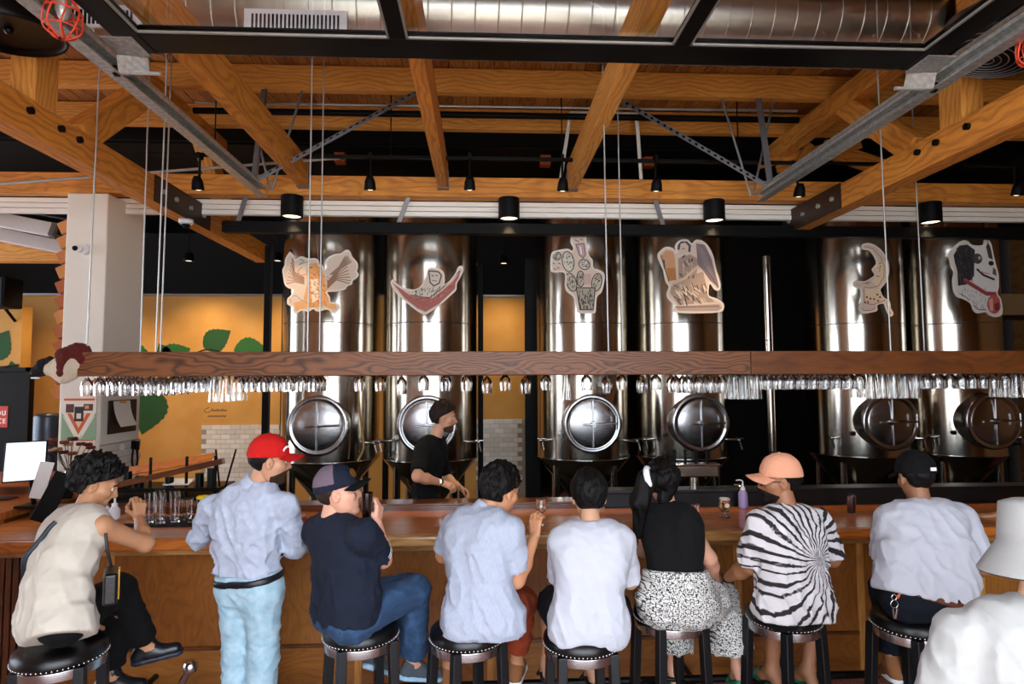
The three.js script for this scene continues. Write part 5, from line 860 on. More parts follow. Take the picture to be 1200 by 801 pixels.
cutout('griffin_cutout', 'cutout of a winged griffin in cream and orange hanging before the first tank', [-2.28, 3.64, -1.17, 2.71], [961, 801],
  [[165, 115], [195, 150], [215, 190], [270, 160], [330, 180], [400, 178], [430, 200], [440, 240], [470, 245], [490, 285], [510, 260], [500, 220], [520, 170], [590, 135], [640, 130], [690, 95], [725, 110], [745, 160], [790, 210], [800, 260], [790, 300], [808, 325], [790, 360], [750, 390], [745, 420], [700, 440], [680, 470], [600, 490], [555, 490], [515, 500], [540, 540], [550, 590], [610, 600], [630, 640], [600, 690], [560, 690], [520, 660], [430, 680], [390, 655], [340, 680], [280, 670], [230, 700], [200, 680], [200, 640], [150, 610], [150, 560], [180, 530], [200, 480], [150, 455], [120, 420], [105, 340], [98, 290], [120, 240], [125, 180]],
  (c) => {
    for (let k = 0; k < 9; k++) { const a = k / 8; line(c, [[520, 400 + a * 60], [600, 300 + a * 80], [700 + a * 60 - 20, 160 + a * 260]], 9, k % 2 ? '#a06f4a' : '#7c6458'); line(c, [[540 + a * 20, 330], [640, 240 + a * 40], [700 + a * 40, 150 + a * 60]], 6, '#8c7466'); }
    for (let k = 0; k < 9; k++) { const a = k / 8; line(c, [[300, 420 - a * 60], [210, 400 - a * 90], [140 + a * 50, 420 - a * 270]], 8, k % 2 ? '#a8806a' : '#86695c'); }
    fillp(c, [[340, 230], [430, 220], [480, 330], [520, 480], [540, 620], [360, 650], [300, 560], [330, 420], [320, 300]], '#d69a5e');
    fillp(c, [[360, 380], [430, 370], [440, 560], [380, 600]], '#e8d2b8'); fillp(c, [[210, 600], [330, 560], [340, 640], [230, 680]], '#dca468'); fillp(c, [[500, 590], [600, 610], [610, 660], [520, 650]], '#dca468');
    line(c, [[280, 260], [240, 300], [260, 340], [320, 330]], 10, '#c98a5a'); line(c, [[180, 590], [170, 540], [230, 530], [260, 560], [330, 600]], 9, '#a79a94'); line(c, [[260, 190], [300, 200], [250, 240], [330, 210]], 10, '#7f9a90');
    for (let k = 0; k < 60; k++) line(c, [[330 + rr(0, 190), 330 + rr(0, 300)], [340 + rr(0, 190), 340 + rr(0, 300)]].map((q, i, A) => (i ? [A[0][0] + 14, A[0][1] + 12] : q)), 6, '#9c5420');
    line(c, [[350, 270], [372, 262]], 9, '#5a4030'); line(c, [[330, 300], [400, 330], [440, 300]], 6, '#b07a50');
  }, [[430, 210]]);
cutout('hammock_cutout', 'cutout of a figure lying in a red hammock hanging before the second tank', [-1.08, 3.5, -0.06, 2.71], [1037, 801],
  [[105, 300], [130, 330], [200, 380], [300, 410], [370, 405], [430, 360], [470, 280], [490, 190], [540, 165], [620, 180], [670, 220], [680, 300], [675, 350], [730, 320], [800, 230], [830, 160], [870, 145], [888, 190], [850, 280], [815, 340], [810, 410], [740, 480], [620, 590], [520, 660], [460, 688], [370, 645], [230, 530], [140, 440], [90, 360], [85, 320]],
  (c) => {
    fillp(c, [[110, 345], [220, 420], [300, 480], [420, 500], [560, 500], [680, 400], [780, 310], [862, 190], [840, 270], [800, 400], [620, 570], [470, 660], [380, 620], [240, 510]], '#a55a50');
    fillp(c, [[330, 430], [440, 380], [500, 300], [520, 210], [610, 210], [650, 300], [660, 380], [600, 470], [540, 495], [420, 495], [320, 470]], '#cfc2b4');
    for (let k = 0; k < 40; k++) { const a = rr(330, 640), b2 = rr(400, 490); line(c, [[a, b2], [a + 10, b2 - 22]], 6, '#2a2422'); }
    line(c, [[505, 210], [520, 330], [560, 370], [620, 340], [645, 250], [610, 210], [505, 200]], 13, '#2a2422'); line(c, [[540, 250], [555, 260]], 10, '#2a2422'); line(c, [[585, 250], [600, 255]], 10, '#2a2422'); line(c, [[545, 310], [590, 315]], 8, '#5a4a44'); line(c, [[300, 470], [430, 495], [520, 500], [660, 390], [850, 200]], 10, '#2a2422');
    for (let k = 0; k < 60; k++) { const a = rr(250, 780), b2 = 640 - Math.abs(a - 470) * 0.7 - rr(20, 110); line(c, [[a, b2], [a + 18, b2 - 8]], 5, k % 2 ? '#c98a7c' : '#7c3a34'); }
  }, [[600, 180]]);
cutout('cactus_cutout', 'cutout of a prickly pear cactus growing from a pot hanging before the third tank', [0.665, 3.77, 1.473, 2.77], [648, 801],
  [[265, 45], [330, 30], [395, 45], [400, 110], [410, 180], [430, 240], [455, 270], [460, 340], [500, 355], [550, 380], [565, 420], [550, 500], [530, 560], [490, 600], [480, 700], [470, 745], [400, 748], [320, 740], [305, 680], [280, 600], [220, 550], [205, 500], [210, 420], [190, 380], [90, 380], [80, 320], [85, 220], [120, 190], [230, 170], [270, 190], [285, 160], [260, 110]],
  (c) => {
    const pad = (x, y, a, b2, r, col) => { c.save(); c.translate(x, y); c.rotate(r); c.fillStyle = col; c.beginPath(); c.ellipse(0, 0, a, b2, 0, 0, 7); c.fill(); c.strokeStyle = '#26302a'; c.lineWidth = 8; c.stroke(); for (let k = 0; k < 22; k++) { const t = rr(0, 6.28), q = Math.sqrt(rnd()) * 0.85; line(c, [[a * q * Math.cos(t), b2 * q * Math.sin(t)], [a * q * Math.cos(t) + 5, b2 * q * Math.sin(t) - 12]], 5, '#2c3630'); } c.restore(); };
    pad(235, 285, 52, 90, -0.15, '#cfc9ba'); pad(135, 235, 36, 36, 0, '#d3cabd'); pad(490, 470, 44, 80, 0.2, '#bdb09c'); pad(262, 470, 44, 84, -0.3, '#b9ad9a'); pad(380, 310, 50, 44, 0.5, '#cfc9ba'); pad(345, 440, 34, 70, 0, '#b9ad9a');
    fillp(c, [[305, 520], [475, 520], [455, 715], [340, 715]], '#a89c88'); line(c, [[305, 520], [475, 520], [455, 715], [340, 715], [305, 520]], 9, '#26302a'); for (let k = 0; k < 50; k++) { const a = rr(325, 450), b2 = rr(530, 700); line(c, [[a, b2], [a + 3, b2 + 20]], 7, '#2c3630'); }
    fillp(c, [[305, 130], [380, 120], [392, 220], [370, 255], [335, 225]], '#b79aa0'); line(c, [[305, 130], [380, 120], [392, 220], [370, 255], [335, 225], [305, 130]], 7, '#6a5058'); line(c, [[345, 150], [355, 215]], 14, '#e6dcd6'); fillp(c, [[375, 395], [440, 395], [440, 490], [375, 490]], '#c2a79c');
    for (const [a, b2] of [[100, 300], [140, 340], [110, 350], [150, 300], [300, 90], [350, 85], [320, 100]]) line(c, [[a, b2], [a + 12, b2 + 6]], 8, '#4a4a48');
  }, [[330, 50]]);
cutout('angel_cutout', 'cutout of a kneeling winged angel holding a beer tablet hanging before the fourth tank', [1.872, 3.75, 2.775, 2.77], [739, 801],
  [[85, 190], [150, 135], [220, 145], [250, 180], [245, 120], [290, 70], [360, 65], [400, 100], [440, 65], [500, 75], [560, 130], [600, 220], [620, 330], [650, 430], [660, 500], [640, 535], [600, 520], [560, 470], [545, 560], [560, 590], [620, 610], [680, 650], [685, 700], [640, 735], [400, 745], [240, 735], [215, 705], [230, 670], [170, 610], [160, 560], [180, 500], [150, 450], [130, 350], [100, 280], [80, 230]],
  (c) => {
    fillp(c, [[440, 100], [520, 110], [580, 240], [610, 360], [645, 510], [560, 440], [500, 350], [450, 300]], '#7a6a6e'); for (let k = 0; k < 26; k++) { const a = k / 25; line(c, [[450 + a * 60, 120 + a * 190], [500 + a * 90, 160 + a * 260], [530 + a * 105, 200 + a * 310]], 6, k % 2 ? '#4a3e48' : '#b5a49e'); }
    fillp(c, [[110, 215], [160, 165], [225, 175], [240, 250], [250, 440], [180, 450], [150, 350]], '#c9956c'); fillp(c, [[160, 330], [240, 330], [250, 440], [180, 445]], '#b3743e'); line(c, [[110, 215], [150, 350], [180, 450]], 10, '#6a4a3a'); line(c, [[135, 260], [140, 330]], 16, '#4a3e48');
    fillp(c, [[270, 240], [380, 200], [450, 240], [440, 380], [500, 360], [545, 580], [600, 640], [260, 670], [190, 560], [200, 500], [270, 460]], '#a48c7c');
    c.fillStyle = '#cdb7a6'; c.beginPath(); c.ellipse(320, 150, 42, 55, 0, 0, 7); c.fill(); line(c, [[275, 150], [285, 95], [340, 80], [380, 120], [375, 170]], 22, '#4a3e46'); line(c, [[310, 150], [330, 148]], 7, '#3a3038'); line(c, [[310, 230], [330, 215]], 16, '#5a4a52');
    for (let k = 0; k < 46; k++) { const a = rr(215, 520), b2 = rr(470, 640); line(c, [[a, b2], [a + rr(10, 50), b2 + rr(30, 70)]], rr(5, 11), k % 2 ? '#3c2e3a' : '#dcc9b4'); }
    for (let k = 0; k < 22; k++) { const a = rr(280, 430), b2 = rr(230, 440); line(c, [[a, b2], [a + rr(-20, 20), b2 + rr(15, 40)]], 8, k % 2 ? '#3c2e3a' : '#d0bba8'); }
    line(c, [[440, 320], [330, 420], [240, 460]], 26, '#cdb39c'); fillp(c, [[240, 680], [640, 660], [670, 700], [620, 725], [260, 720]], '#b59a8a'); line(c, [[240, 690], [640, 680]], 8, '#6a5a5e');
  }, [[320, 80], [470, 80]]);
cutout('moon_cutout', 'cutout of a crescent moon figure in dotted shorts hanging before the fifth tank', [4.147, 3.7, 4.766, 2.77], [548, 801],
  [[170, 60], [230, 45], [310, 70], [380, 130], [430, 220], [440, 320], [410, 420], [360, 480], [340, 510], [370, 580], [430, 620], [440, 690], [465, 740], [440, 770], [410, 740], [385, 680], [370, 640], [300, 660], [300, 710], [240, 730], [150, 740], [110, 700], [115, 660], [140, 620], [135, 500], [80, 480], [65, 450], [85, 420], [180, 425], [250, 390], [290, 360], [265, 310], [275, 290], [310, 250], [300, 190], [250, 120], [190, 110], [160, 90]],
  (c) => {
    fillp(c, [[300, 240], [420, 220], [430, 330], [390, 430], [330, 500], [180, 500], [180, 560], [170, 640], [370, 610], [330, 500], [250, 420], [300, 380]], '#e5cdaa'); line(c, [[200, 80], [280, 100], [350, 180], [390, 280], [380, 380], [320, 470], [230, 490], [170, 480]], 6, '#b06a4a');
    for (const [a, b2] of [[195, 580], [232, 596], [205, 628], [305, 555], [332, 580], [270, 600], [310, 615], [175, 630]]) { c.fillStyle = '#8a3a30'; c.beginPath(); c.arc(a, b2, 11, 0, 7); c.fill(); }
    line(c, [[165, 500], [170, 640], [260, 655], [385, 610], [330, 500]], 6, '#b0553c'); line(c, [[160, 440], [215, 450], [180, 420], [240, 440]], 8, '#b0553c'); line(c, [[150, 690], [160, 710], [240, 710], [280, 680]], 6, '#b0553c'); line(c, [[395, 630], [410, 700], [440, 745]], 6, '#b0553c');
    line(c, [[335, 250], [360, 240]], 8, '#8a4a34'); line(c, [[320, 290], [345, 300], [335, 330]], 7, '#a8694c'); line(c, [[300, 370], [330, 375]], 9, '#a0503c'); line(c, [[345, 270], [350, 282]], 9, '#6a3a2a');
  }, [[300, 70]]);
cutout('dog_cutout', 'cutout of a black and white dog in a red collar before the sixth tank', [5.265, 3.752, 6.078, 2.745], [661, 801],
  [[75, 180], [110, 130], [200, 60], [260, 55], [310, 95], [410, 95], [430, 50], [460, 42], [490, 80], [510, 180], [530, 280], [550, 370], [545, 480], [530, 540], [560, 590], [572, 690], [555, 740], [500, 755], [440, 735], [410, 710], [330, 720], [290, 690], [270, 630], [200, 590], [140, 570], [110, 510], [105, 420], [120, 350], [100, 290], [85, 240]],
  (c) => {
    c.fillStyle = '#d8d4d0'; c.fillRect(0, 0, 661, 801);
    fillp(c, [[120, 190], [180, 100], [260, 90], [330, 140], [320, 230], [310, 380], [230, 460], [150, 470], [150, 330], [130, 260]], '#2c2a2c'); fillp(c, [[440, 110], [460, 70], [490, 120], [500, 230], [460, 210]], '#3a383a');
    c.fillStyle = '#4a4440'; c.beginPath(); c.ellipse(350, 220, 48, 48, 0, 0, 7); c.fill(); c.fillStyle = '#d9c9a2'; c.beginPath(); c.arc(372, 214, 14, 0, 7); c.fill(); c.fillStyle = '#17130f'; c.beginPath(); c.arc(374, 215, 6, 0, 7); c.fill();
    c.fillStyle = '#1c1a1a'; c.beginPath(); c.ellipse(482, 262, 26, 22, 0, 0, 7); c.fill(); line(c, [[345, 320], [400, 370], [500, 410]], 20, '#26201f'); line(c, [[370, 335], [410, 350], [460, 360]], 10, '#b58a86'); fillp(c, [[500, 300], [525, 320], [530, 380], [490, 360]], '#5a4a48');
    for (let k = 0; k < 70; k++) { const a = rr(150, 320), b2 = rr(110, 450); line(c, [[a, b2], [a + rr(-14, 10), b2 + rr(16, 34)]], 5, k % 3 ? '#151416' : '#5c5a5c'); }
    for (let k = 0; k < 70; k++) { const a = rr(180, 420), b2 = rr(480, 690); line(c, [[a, b2], [a + rr(-8, 12), b2 + rr(12, 26)]], 4, k % 2 ? '#a8a29c' : '#6c6664'); }
    line(c, [[220, 420], [320, 480], [420, 540], [520, 545]], 38, '#8e3a3c'); line(c, [[220, 405], [420, 522], [515, 528]], 4, '#c98a84');
    c.fillStyle = '#b5584e'; c.beginPath(); c.ellipse(490, 640, 66, 86, 0.05, 0, 7); c.fill(); fillp(c, [[440, 600], [480, 580], [480, 700], [450, 700]], '#d9a08e'); fillp(c, [[490, 640], [540, 620], [540, 690], [500, 700]], '#7a1f22');
    line(c, [[160, 540], [230, 580], [290, 650], [340, 690], [410, 690]], 7, '#4a4644');
  }, [[260, 70], [450, 60]]);
// ---------------------------------------------------------------- things on and behind the bar
const bt = 1.07; // bar top
const liquid = (c, d = 0.05) => phy({ color: 0xffffff, transmission: 1, thickness: 0.05, roughness: 0.02, ior: 1.34, attenuationColor: new THREE.Color(c), attenuationDistance: d });
const foam = std({ color: 0xf3ead8, roughness: 0.9 });
function beer(x, y, z, label, prof, inner, top, col, d, foamH = 0.012) {
  const g = thing('beer_glass', label, 'glass', [x, y, z]);
  part('glass_wall', lathe(prof, 28), M.glass, g);
  part('drink', lathe(inner, 28), liquid(col, d), g);
  if (foamH) part('foam', tr(new THREE.CylinderGeometry(top[0], top[0], foamH, 24), 0, top[1] + foamH / 2, 0), foam, g);
  return g;
}
const snifter = [[0, 0], [0.038, 0], [0.038, 0.004], [0.008, 0.012], [0.008, 0.03], [0.03, 0.045], [0.046, 0.08], [0.046, 0.11], [0.038, 0.145], [0.0365, 0.145], [0.0445, 0.11], [0.0445, 0.08], [0.029, 0.048], [0, 0.036]];
{ const g = beer(1.83, bt, -4.62, 'amber beer in a stemmed glass with a round white emblem on the bar', snifter, [[0, 0.037], [0.028, 0.049], [0.0438, 0.081], [0.0438, 0.11], [0.0395, 0.13], [0, 0.13]], [0.039, 0.13], 0xf09a30, 0.16);
  part('round_emblem', tr(new THREE.CylinderGeometry(0.018, 0.018, 0.002, 20), 0, 0.095, 0.0475, PI / 2), std({ color: 0xf1e9e0, roughness: 0.5 }), g); }
{ const tum = [[0, 0], [0.03, 0], [0.036, 0.14], [0.0345, 0.14], [0.0285, 0.008], [0, 0.008]];
  beer(-1.23, bt, -4.32, 'red-brown beer in a straight glass beside the red cap wearer', tum, [[0, 0.009], [0.0283, 0.009], [0.033, 0.11], [0, 0.11]], [0.0325, 0.11], 0xc8401c, 0.08);
  beer(2.86, bt, -4.7, 'dark red drink in a straight glass on the bar by the tie-dye shirt', tum, [[0, 0.009], [0.0283, 0.009], [0.033, 0.125], [0, 0.125]], [0, 0], 0x9a1c0c, 0.05, 0);
  beer(3.3, bt, -4.75, 'small pale drink on the bar beside the black cap wearer', [[0, 0], [0.028, 0], [0.033, 0.09], [0.0315, 0.09], [0.0265, 0.006], [0, 0.006]], [[0, 0.007], [0.0262, 0.007], [0.029, 0.05], [0, 0.05]], [0.028, 0.05], 0xe8c9a0, 0.2, 0.01);
  beer(1.62, bt, -4.66, 'small empty tasting glass on the bar by the black tank top', [[0, 0], [0.028, 0], [0.033, 0.09], [0.0315, 0.09], [0.0265, 0.006], [0, 0.006]], [[0, 0.007], [0.0262, 0.007], [0.027, 0.012], [0, 0.012]], [0, 0], 0xe8b0a0, 0.2, 0); }
solo('wine_glass', lathe([[0, 0], [0.03, 0], [0.03, 0.003], [0.005, 0.01], [0.0045, 0.06], [0.025, 0.08], [0.033, 0.105], [0.028, 0.145], [0.0268, 0.145], [0.0318, 0.105], [0.0235, 0.082], [0, 0.064]], 26).translate(0.34, 1.275, -3.585), M.glass, 'clear stemmed glass held up by the person in rust trousers', 'glass');
// pint glasses on a black mat, yellow juicer, squeeze bottles
{ const m = solo('bar_mat', rbx(0.62, 0.012, 0.3, 0.004, -2.28, bt + 0.006, -4.72), M.rubber, 'black rubber bar mat under the pint glasses', 'bar mat');
  const pint = lathe([[0, 0], [0.03, 0], [0.034, 0.05], [0.042, 0.15], [0.0405, 0.15], [0.0325, 0.05], [0.0285, 0.008], [0, 0.008]], 22), tall = lathe([[0, 0], [0.03, 0], [0.036, 0.21], [0.0345, 0.21], [0.0285, 0.01], [0, 0.01]], 22);
  for (const [x, z, k] of [[-2.42, -4.66, 1], [-2.33, -4.64, 1], [-2.24, -4.67, 1], [-2.4, -4.76, 1], [-2.29, -4.76, 1], [-2.19, -4.75, 0], [-2.13, -4.68, 0]])
    { const g = solo(k ? 'tall_glass' : 'pint_glass', k ? tall : pint, M.glass, k ? 'tall clear glass standing on the black bar mat' : 'short clear glass beside the tall ones on the black mat', 'glass', k ? 'tall glasses on the mat' : 'short glasses on the mat'); g.position.set(x, bt + 0.012, z); }
  const j = thing('citrus_squeezer', 'yellow plastic squeezer standing on the bar mat', 'squeezer', [-2.08, bt + 0.012, -4.8]);
  part('handle', [rod([0, 0, 0], [0.01, 0.12, 0], 0.016, 0.018, 14)], M.yellowPlastic, j); part('head', [tr(new THREE.SphereGeometry(0.042, 20, 12), -0.01, 0.145, 0, 0, 0, 0, [1, 0.6, 1]), tr(rbx(0.13, 0.03, 0.05, 0.012), 0, 0.15, 0)], M.yellowPlastic, j); }
const squeeze = (x, z, y, m, lab) => { const b2 = thing('squeeze_bottle', lab, 'bottle', [x, y, z], 0, 'squeeze bottles'); part('bottle_body', lathe([[0, 0], [0.034, 0], [0.036, 0.01], [0.036, 0.12], [0.022, 0.14], [0.016, 0.15], [0, 0.15]], 24), m, b2); part('cap', lathe([[0.019, 0.14], [0.019, 0.165], [0.008, 0.17], [0.006, 0.2], [0, 0.2]], 18), M.whitePlastic, b2); part('spout', tube([[0, 0.19, 0], [0.0, 0.215, 0], [-0.02, 0.225, 0], [-0.055, 0.222, 0]], 0.005, 14, 8), M.whitePlastic, b2); };
squeeze(-2.63, -4.6, bt, M.clearPlastic, 'clear squeeze bottle with bent spout on the bar by the beige top');
squeeze(-2.74, -4.66, bt, M.whitePlastic, 'white squeeze bottle beside the clear one');
squeeze(2.1, -4.92, bt, phy({ color: 0xb9a4d6, transmission: 0.3, thickness: 0, roughness: 0.4 }), 'lavender squeeze bottle beside the peach cap');
// tap tower and steel cans behind the bar
{ const t = thing('tap_tower', 'stainless beer tap tower beyond the black tank top', 'tap tower', [1.8, 0.9, -5.2]);
  part('column', rod([0, 0, 0], [0, 0.38, 0], 0.038, 0.038, 20), M.steel, t); part('column_foot', rod([0, 0, 0], [0, 0.02, 0], 0.07, 0.07, 20), M.steel, t); part('crosspiece', rbx(0.4, 0.1, 0.1, 0.015, 0, 0.43, 0, 0, 3), M.steel, t); part('top_cap', rbx(0.42, 0.014, 0.12, 0.004, 0, 0.487, 0), M.chrome, t);
  for (let k = 0; k < 4; k++) { const x = -0.14 + k * 0.095, f = part('faucet', [rod([x, 0.43, -0.05], [x, 0.4, -0.11], 0.012), rod([x, 0.41, -0.11], [x, 0.34, -0.12], 0.01)], M.chrome, t); part('tap_handle', rod([x, 0.42, -0.08], [x, 0.6, -0.09], 0.01, 0.016, 12), M.black, f); } }
{ const b2 = thing('back_counter', 'low steel work counter behind the bar', 'counter', [0, 0, 0]);
  part('worktop', rbx(7.4, 0.03, 0.32, 0.006, 2.3, 0.885, -5.14, 0), M.gunmetal, b2); part('cabinet_body', bx(7.3, 0.86, 0.26, 2.3, 0.44, -5.13), M.black, b2); part('side_worktop', rbx(1.6, 0.03, 0.56, 0.006, -2.5, 0.885, -5.56, 0), M.gunmetal, b2); part('side_cabinet', bx(1.5, 0.86, 0.46, -2.5, 0.44, -5.56), M.black, b2); }
for (const [x, h, lab] of [[2.2, 0.3, 'tall stainless canister beside the tap tower'], [2.06, 0.24, 'shorter stainless canister beside the tap tower']]) { const k = thing('steel_canister', lab, 'canister', [x, 0.9, -5.2]); part('canister_body', lathe([[0, 0], [0.05, 0], [0.052, 0.01], [0.052, h - 0.02], [0.045, h], [0, h]], 26), M.steel, k); part('lid', lathe([[0.054, h - 0.02], [0.054, h + 0.005], [0, h + 0.012]], 26), M.chrome, k); }
solo('floor_mat', rbx(12, 0.02, 4.6, 0.004, 1.6, 0.01, -7.4), M.rubber, 'black rubber matting behind the bar and under the tanks', 'floor mat');
{ // dark bar equipment by the ochre wall: coffee station under a sloped timber guard
  const e = thing('bar_station', 'cluttered black bar station under a sloping timber guard', 'bar station', [-2.72, 0.9, -5.55]);
  part('station_body', rbx(1.05, 0.22, 0.4, 0.02, 0, 0.11, 0), M.black, e); part('top_shelf', rbx(0.95, 0.03, 0.36, 0.006, 0.02, 0.29, 0), M.blackMetal, e);
  for (const x of [-0.42, -0.1, 0.2, 0.44]) part('upright', rod([x, 0.2, 0.12], [x, 0.56 + 0.02 * x, 0.12], 0.012), M.black, e);
  part('guard_rail', beamBox([-0.5, 0.3, 0.16], [0.5, 0.52, 0.1], 0.05, 0.06), M.barBack, e); part('guard_board', [tr(rbx(0.8, 0.015, 0.14, 0.005), -0.05, 0.47, -0.06, 0.45, 0, 0.16)], M.barTop, e); part('label_card', tr(rbx(0.22, 0.01, 0.12, 0.002), 0.12, 0.345, 0.08, 0.3), M.paper, e);
  for (const [x, h] of [[-0.3, 0.14], [-0.2, 0.1], [0.3, 0.12], [0.4, 0.16], [0.05, 0.09]]) part('canister', tr(new THREE.CylinderGeometry(0.035, 0.035, h, 16), x, 0.3 + h / 2, 0.1), M.blackMetal, e);
  for (const [x, a] of [[0.52, 0.3], [0.47, -0.1]]) part('utensil', rod([x, 0.3, 0.1], [x + a * 0.3, 0.62, 0.12], 0.008), M.black, e);
}
// side counter: tablet on a stand, menu board, flower vase, card holder
{ const t = thing('tablet', 'white lit tablet on a black stand on the side counter', 'tablet', [-3.44, 1.15, -4.88]);
  const scr = part('screen', tr(rbx(0.24, 0.3, 0.008, 0.003), 0, 0.36, 0.03, -0.45, 0.55), std({ color: 0xe6ecf5, emissive: 0xdfe8f6, emissiveIntensity: 0.6, roughness: 0.15 }), t); part('case', tr(rbx(0.26, 0.32, 0.012, 0.006), -0.004, 0.358, 0.02, -0.45, 0.55), M.black, t); part('stand', [rod([0, 0, -0.08], [0, 0.34, -0.02], 0.018), rod([0, 0.3, -0.05], [0.2, 0.2, 0.05], 0.014), rbx(0.18, 0.02, 0.18, 0.006, 0, 0.01, -0.08)], M.blackMetal, t);
  const sl = new THREE.PointLight(0xe2ecff, 0.25); sl.position.set(-3.38, 1.52, -4.78); sl.castShadow = true; scene.add(sl); }
{ const m = thing('menu_holder', 'tilted black menu board leaning beside the tablet', 'menu', [-3.08, 1.1, -4.62]); part('board', tr(rbx(0.12, 0.36, 0.012, 0.004), 0, 0.18, 0, -0.2, 0.3, -0.42), M.black, m); part('card', tr(rbx(0.09, 0.26, 0.01, 0.003), -0.09, 0.3, -0.02, -0.2, 0.3, -0.2), M.paper, m); }
{ const v = thing('flower_vase', 'dried dark red flowers in a small jar on the side counter', 'vase', [-3.66, 1.15, -5.7]);
  part('jar', lathe([[0, 0], [0.045, 0], [0.05, 0.02], [0.05, 0.12], [0.035, 0.16], [0.04, 0.19], [0.037, 0.19], [0.032, 0.16], [0.045, 0.12], [0.045, 0.02], [0, 0.01]], 24), M.glass, v);
  const mats = [0x5a1f1a, 0x7a3a28, 0x3a1a2a, 0xb08a6a].map((c) => std({ color: c, roughness: 0.9 }));
  for (let k = 0; k < 15; k++) { const a = rr(0, 6.28), r = rr(0.05, 0.17), h = rr(0.3, 0.46), tip = [r * Math.cos(a), h, r * Math.sin(a)]; const st = part('stem', tube([[0, 0.03, 0], [tip[0] * 0.3, 0.2, tip[2] * 0.3], tip], 0.003, 10, 5), std({ color: 0x3a2c1a, roughness: 0.9 }), v); const pet = []; for (let q = 0; q < 6; q++) pet.push(tr(new THREE.SphereGeometry(0.022, 8, 6), tip[0] + 0.02 * Math.cos(q), tip[1] + 0.01 * (q % 2), tip[2] + 0.02 * Math.sin(q), 0, 0, 0, [1, 0.5, 1])); part('blossom', pet.map((g) => g), mats[k % 4], st); } }
{ const d = thing('card_terminal', 'small black card terminal with cards beside the flower jar', 'card terminal', [-3.35, 1.15, -5.2]); part('terminal_body', tr(rbx(0.09, 0.16, 0.04, 0.01), 0, 0.09, 0, -0.5, 0.3), M.black, d); part('display', tr(rbx(0.07, 0.05, 0.004, 0.002), 0.01, 0.125, 0.02, -0.5, 0.3), M.whitePlastic, d); }
// on the column: poster, clipboard with paper, intercom handset, switch plate, camera
{ const cv = document.createElement('canvas'); cv.width = 256; cv.height = 460; const c = cv.getContext('2d'); c.fillStyle = '#ece4d6'; c.fillRect(0, 0, 256, 460);
  fillp(c, [[0, 120], [128, 330], [256, 120], [256, 330], [0, 330]], '#8fae8a'); fillp(c, [[40, 130], [128, 290], [216, 130]], '#d7653c'); fillp(c, [[70, 130], [128, 240], [186, 130]], '#efc9a0'); for (let k = 0; k < 5; k++) line(c, [[10 + k * 12, 150 + k * 6], [110, 320]], 4, '#f0e6d2'); for (let k = 0; k < 5; k++) line(c, [[246 - k * 12, 150 + k * 6], [146, 320]], 4, '#f0e6d2');
  c.fillStyle = '#d9603a'; c.fillRect(14, 18, 228, 16); c.fillStyle = '#5a3328'; c.fillRect(30, 60, 60, 64); c.fillRect(160, 60, 70, 50); c.fillStyle = '#2e2436'; c.fillRect(94, 80, 68, 110); c.fillStyle = '#d99a5c'; c.fillRect(170, 70, 30, 26); c.fillStyle = '#e8d9b0'; c.fillRect(110, 130, 34, 40); c.fillStyle = '#e9dccb'; c.fillRect(0, 334, 256, 126); c.fillStyle = '#c96a48'; c.fillRect(14, 330, 228, 8);
  const t = new THREE.CanvasTexture(cv); t.colorSpace = THREE.SRGBColorSpace; const p = thing('poster', 'colourful orange and green poster on the white column', 'poster', [-3.965, 1.66, -6.285]); part('print', tr(new THREE.BoxGeometry(0.33, 0.6, 0.006)), std({ map: t, roughness: 0.6 }), p); }
{ const b2 = thing('clipboard', 'brown clipboard with a curling white sheet on the column side', 'clipboard', [-3.755, 1.74, -6.65]); part('board', rbx(0.012, 0.34, 0.5, 0.004), std({ color: 0x2c1d14, roughness: 0.6 }), b2);
  const g = new THREE.PlaneGeometry(0.3, 0.26, 10, 10), p = g.attributes.position; for (let i = 0; i < p.count; i++) { const y = p.getY(i); p.setZ(i, 0.006 + 0.16 * Math.pow(cl01(0.5 - y / 0.26), 2) * 0.5); } g.computeVertexNormals(); part('sheet', tr(g, 0.008, 0.03, 0.04, 0, PI / 2, 0.0), M.paper, b2); part('clip', rbx(0.016, 0.03, 0.12, 0.004, 0.008, 0.15, 0.02), M.chrome, b2); }
{ const h = thing('intercom_handset', 'black corded handset hung on the column side', 'handset', [-3.75, 1.36, -6.86]); part('cradle', rbx(0.03, 0.09, 0.06, 0.008, 0, 0.06, 0), M.black, h); part('handset', rbx(0.035, 0.1, 0.05, 0.012, 0.03, 0.05, -0.02, 1, 3), M.black, h); part('cord', tube([[0.01, 0.02, 0.02], [0.02, -0.12, 0.05], [0.02, -0.2, 0.0], [0.02, -0.12, -0.05], [0.02, 0.02, -0.03]], 0.01, 30, 8), M.black, h); }
{ const s = thing('switch_plate', 'black outlet plate on the column tiles', 'outlet', [-3.756, 1.27, -6.55]); part('plate', rbx(0.012, 0.11, 0.1, 0.004), M.black, s); part('socket', [rbx(0.006, 0.03, 0.014, 0.002, 0.008, 0.015, -0.02), rbx(0.006, 0.03, 0.014, 0.002, 0.008, 0.015, 0.02)], M.gunmetal, s); }
solo('thermostat', rbx(0.02, 0.06, 0.07, 0.006, -3.758, 1.42, -6.66, 1, 2), M.whitePlastic, 'small white control box above the black outlet plate', 'control box');
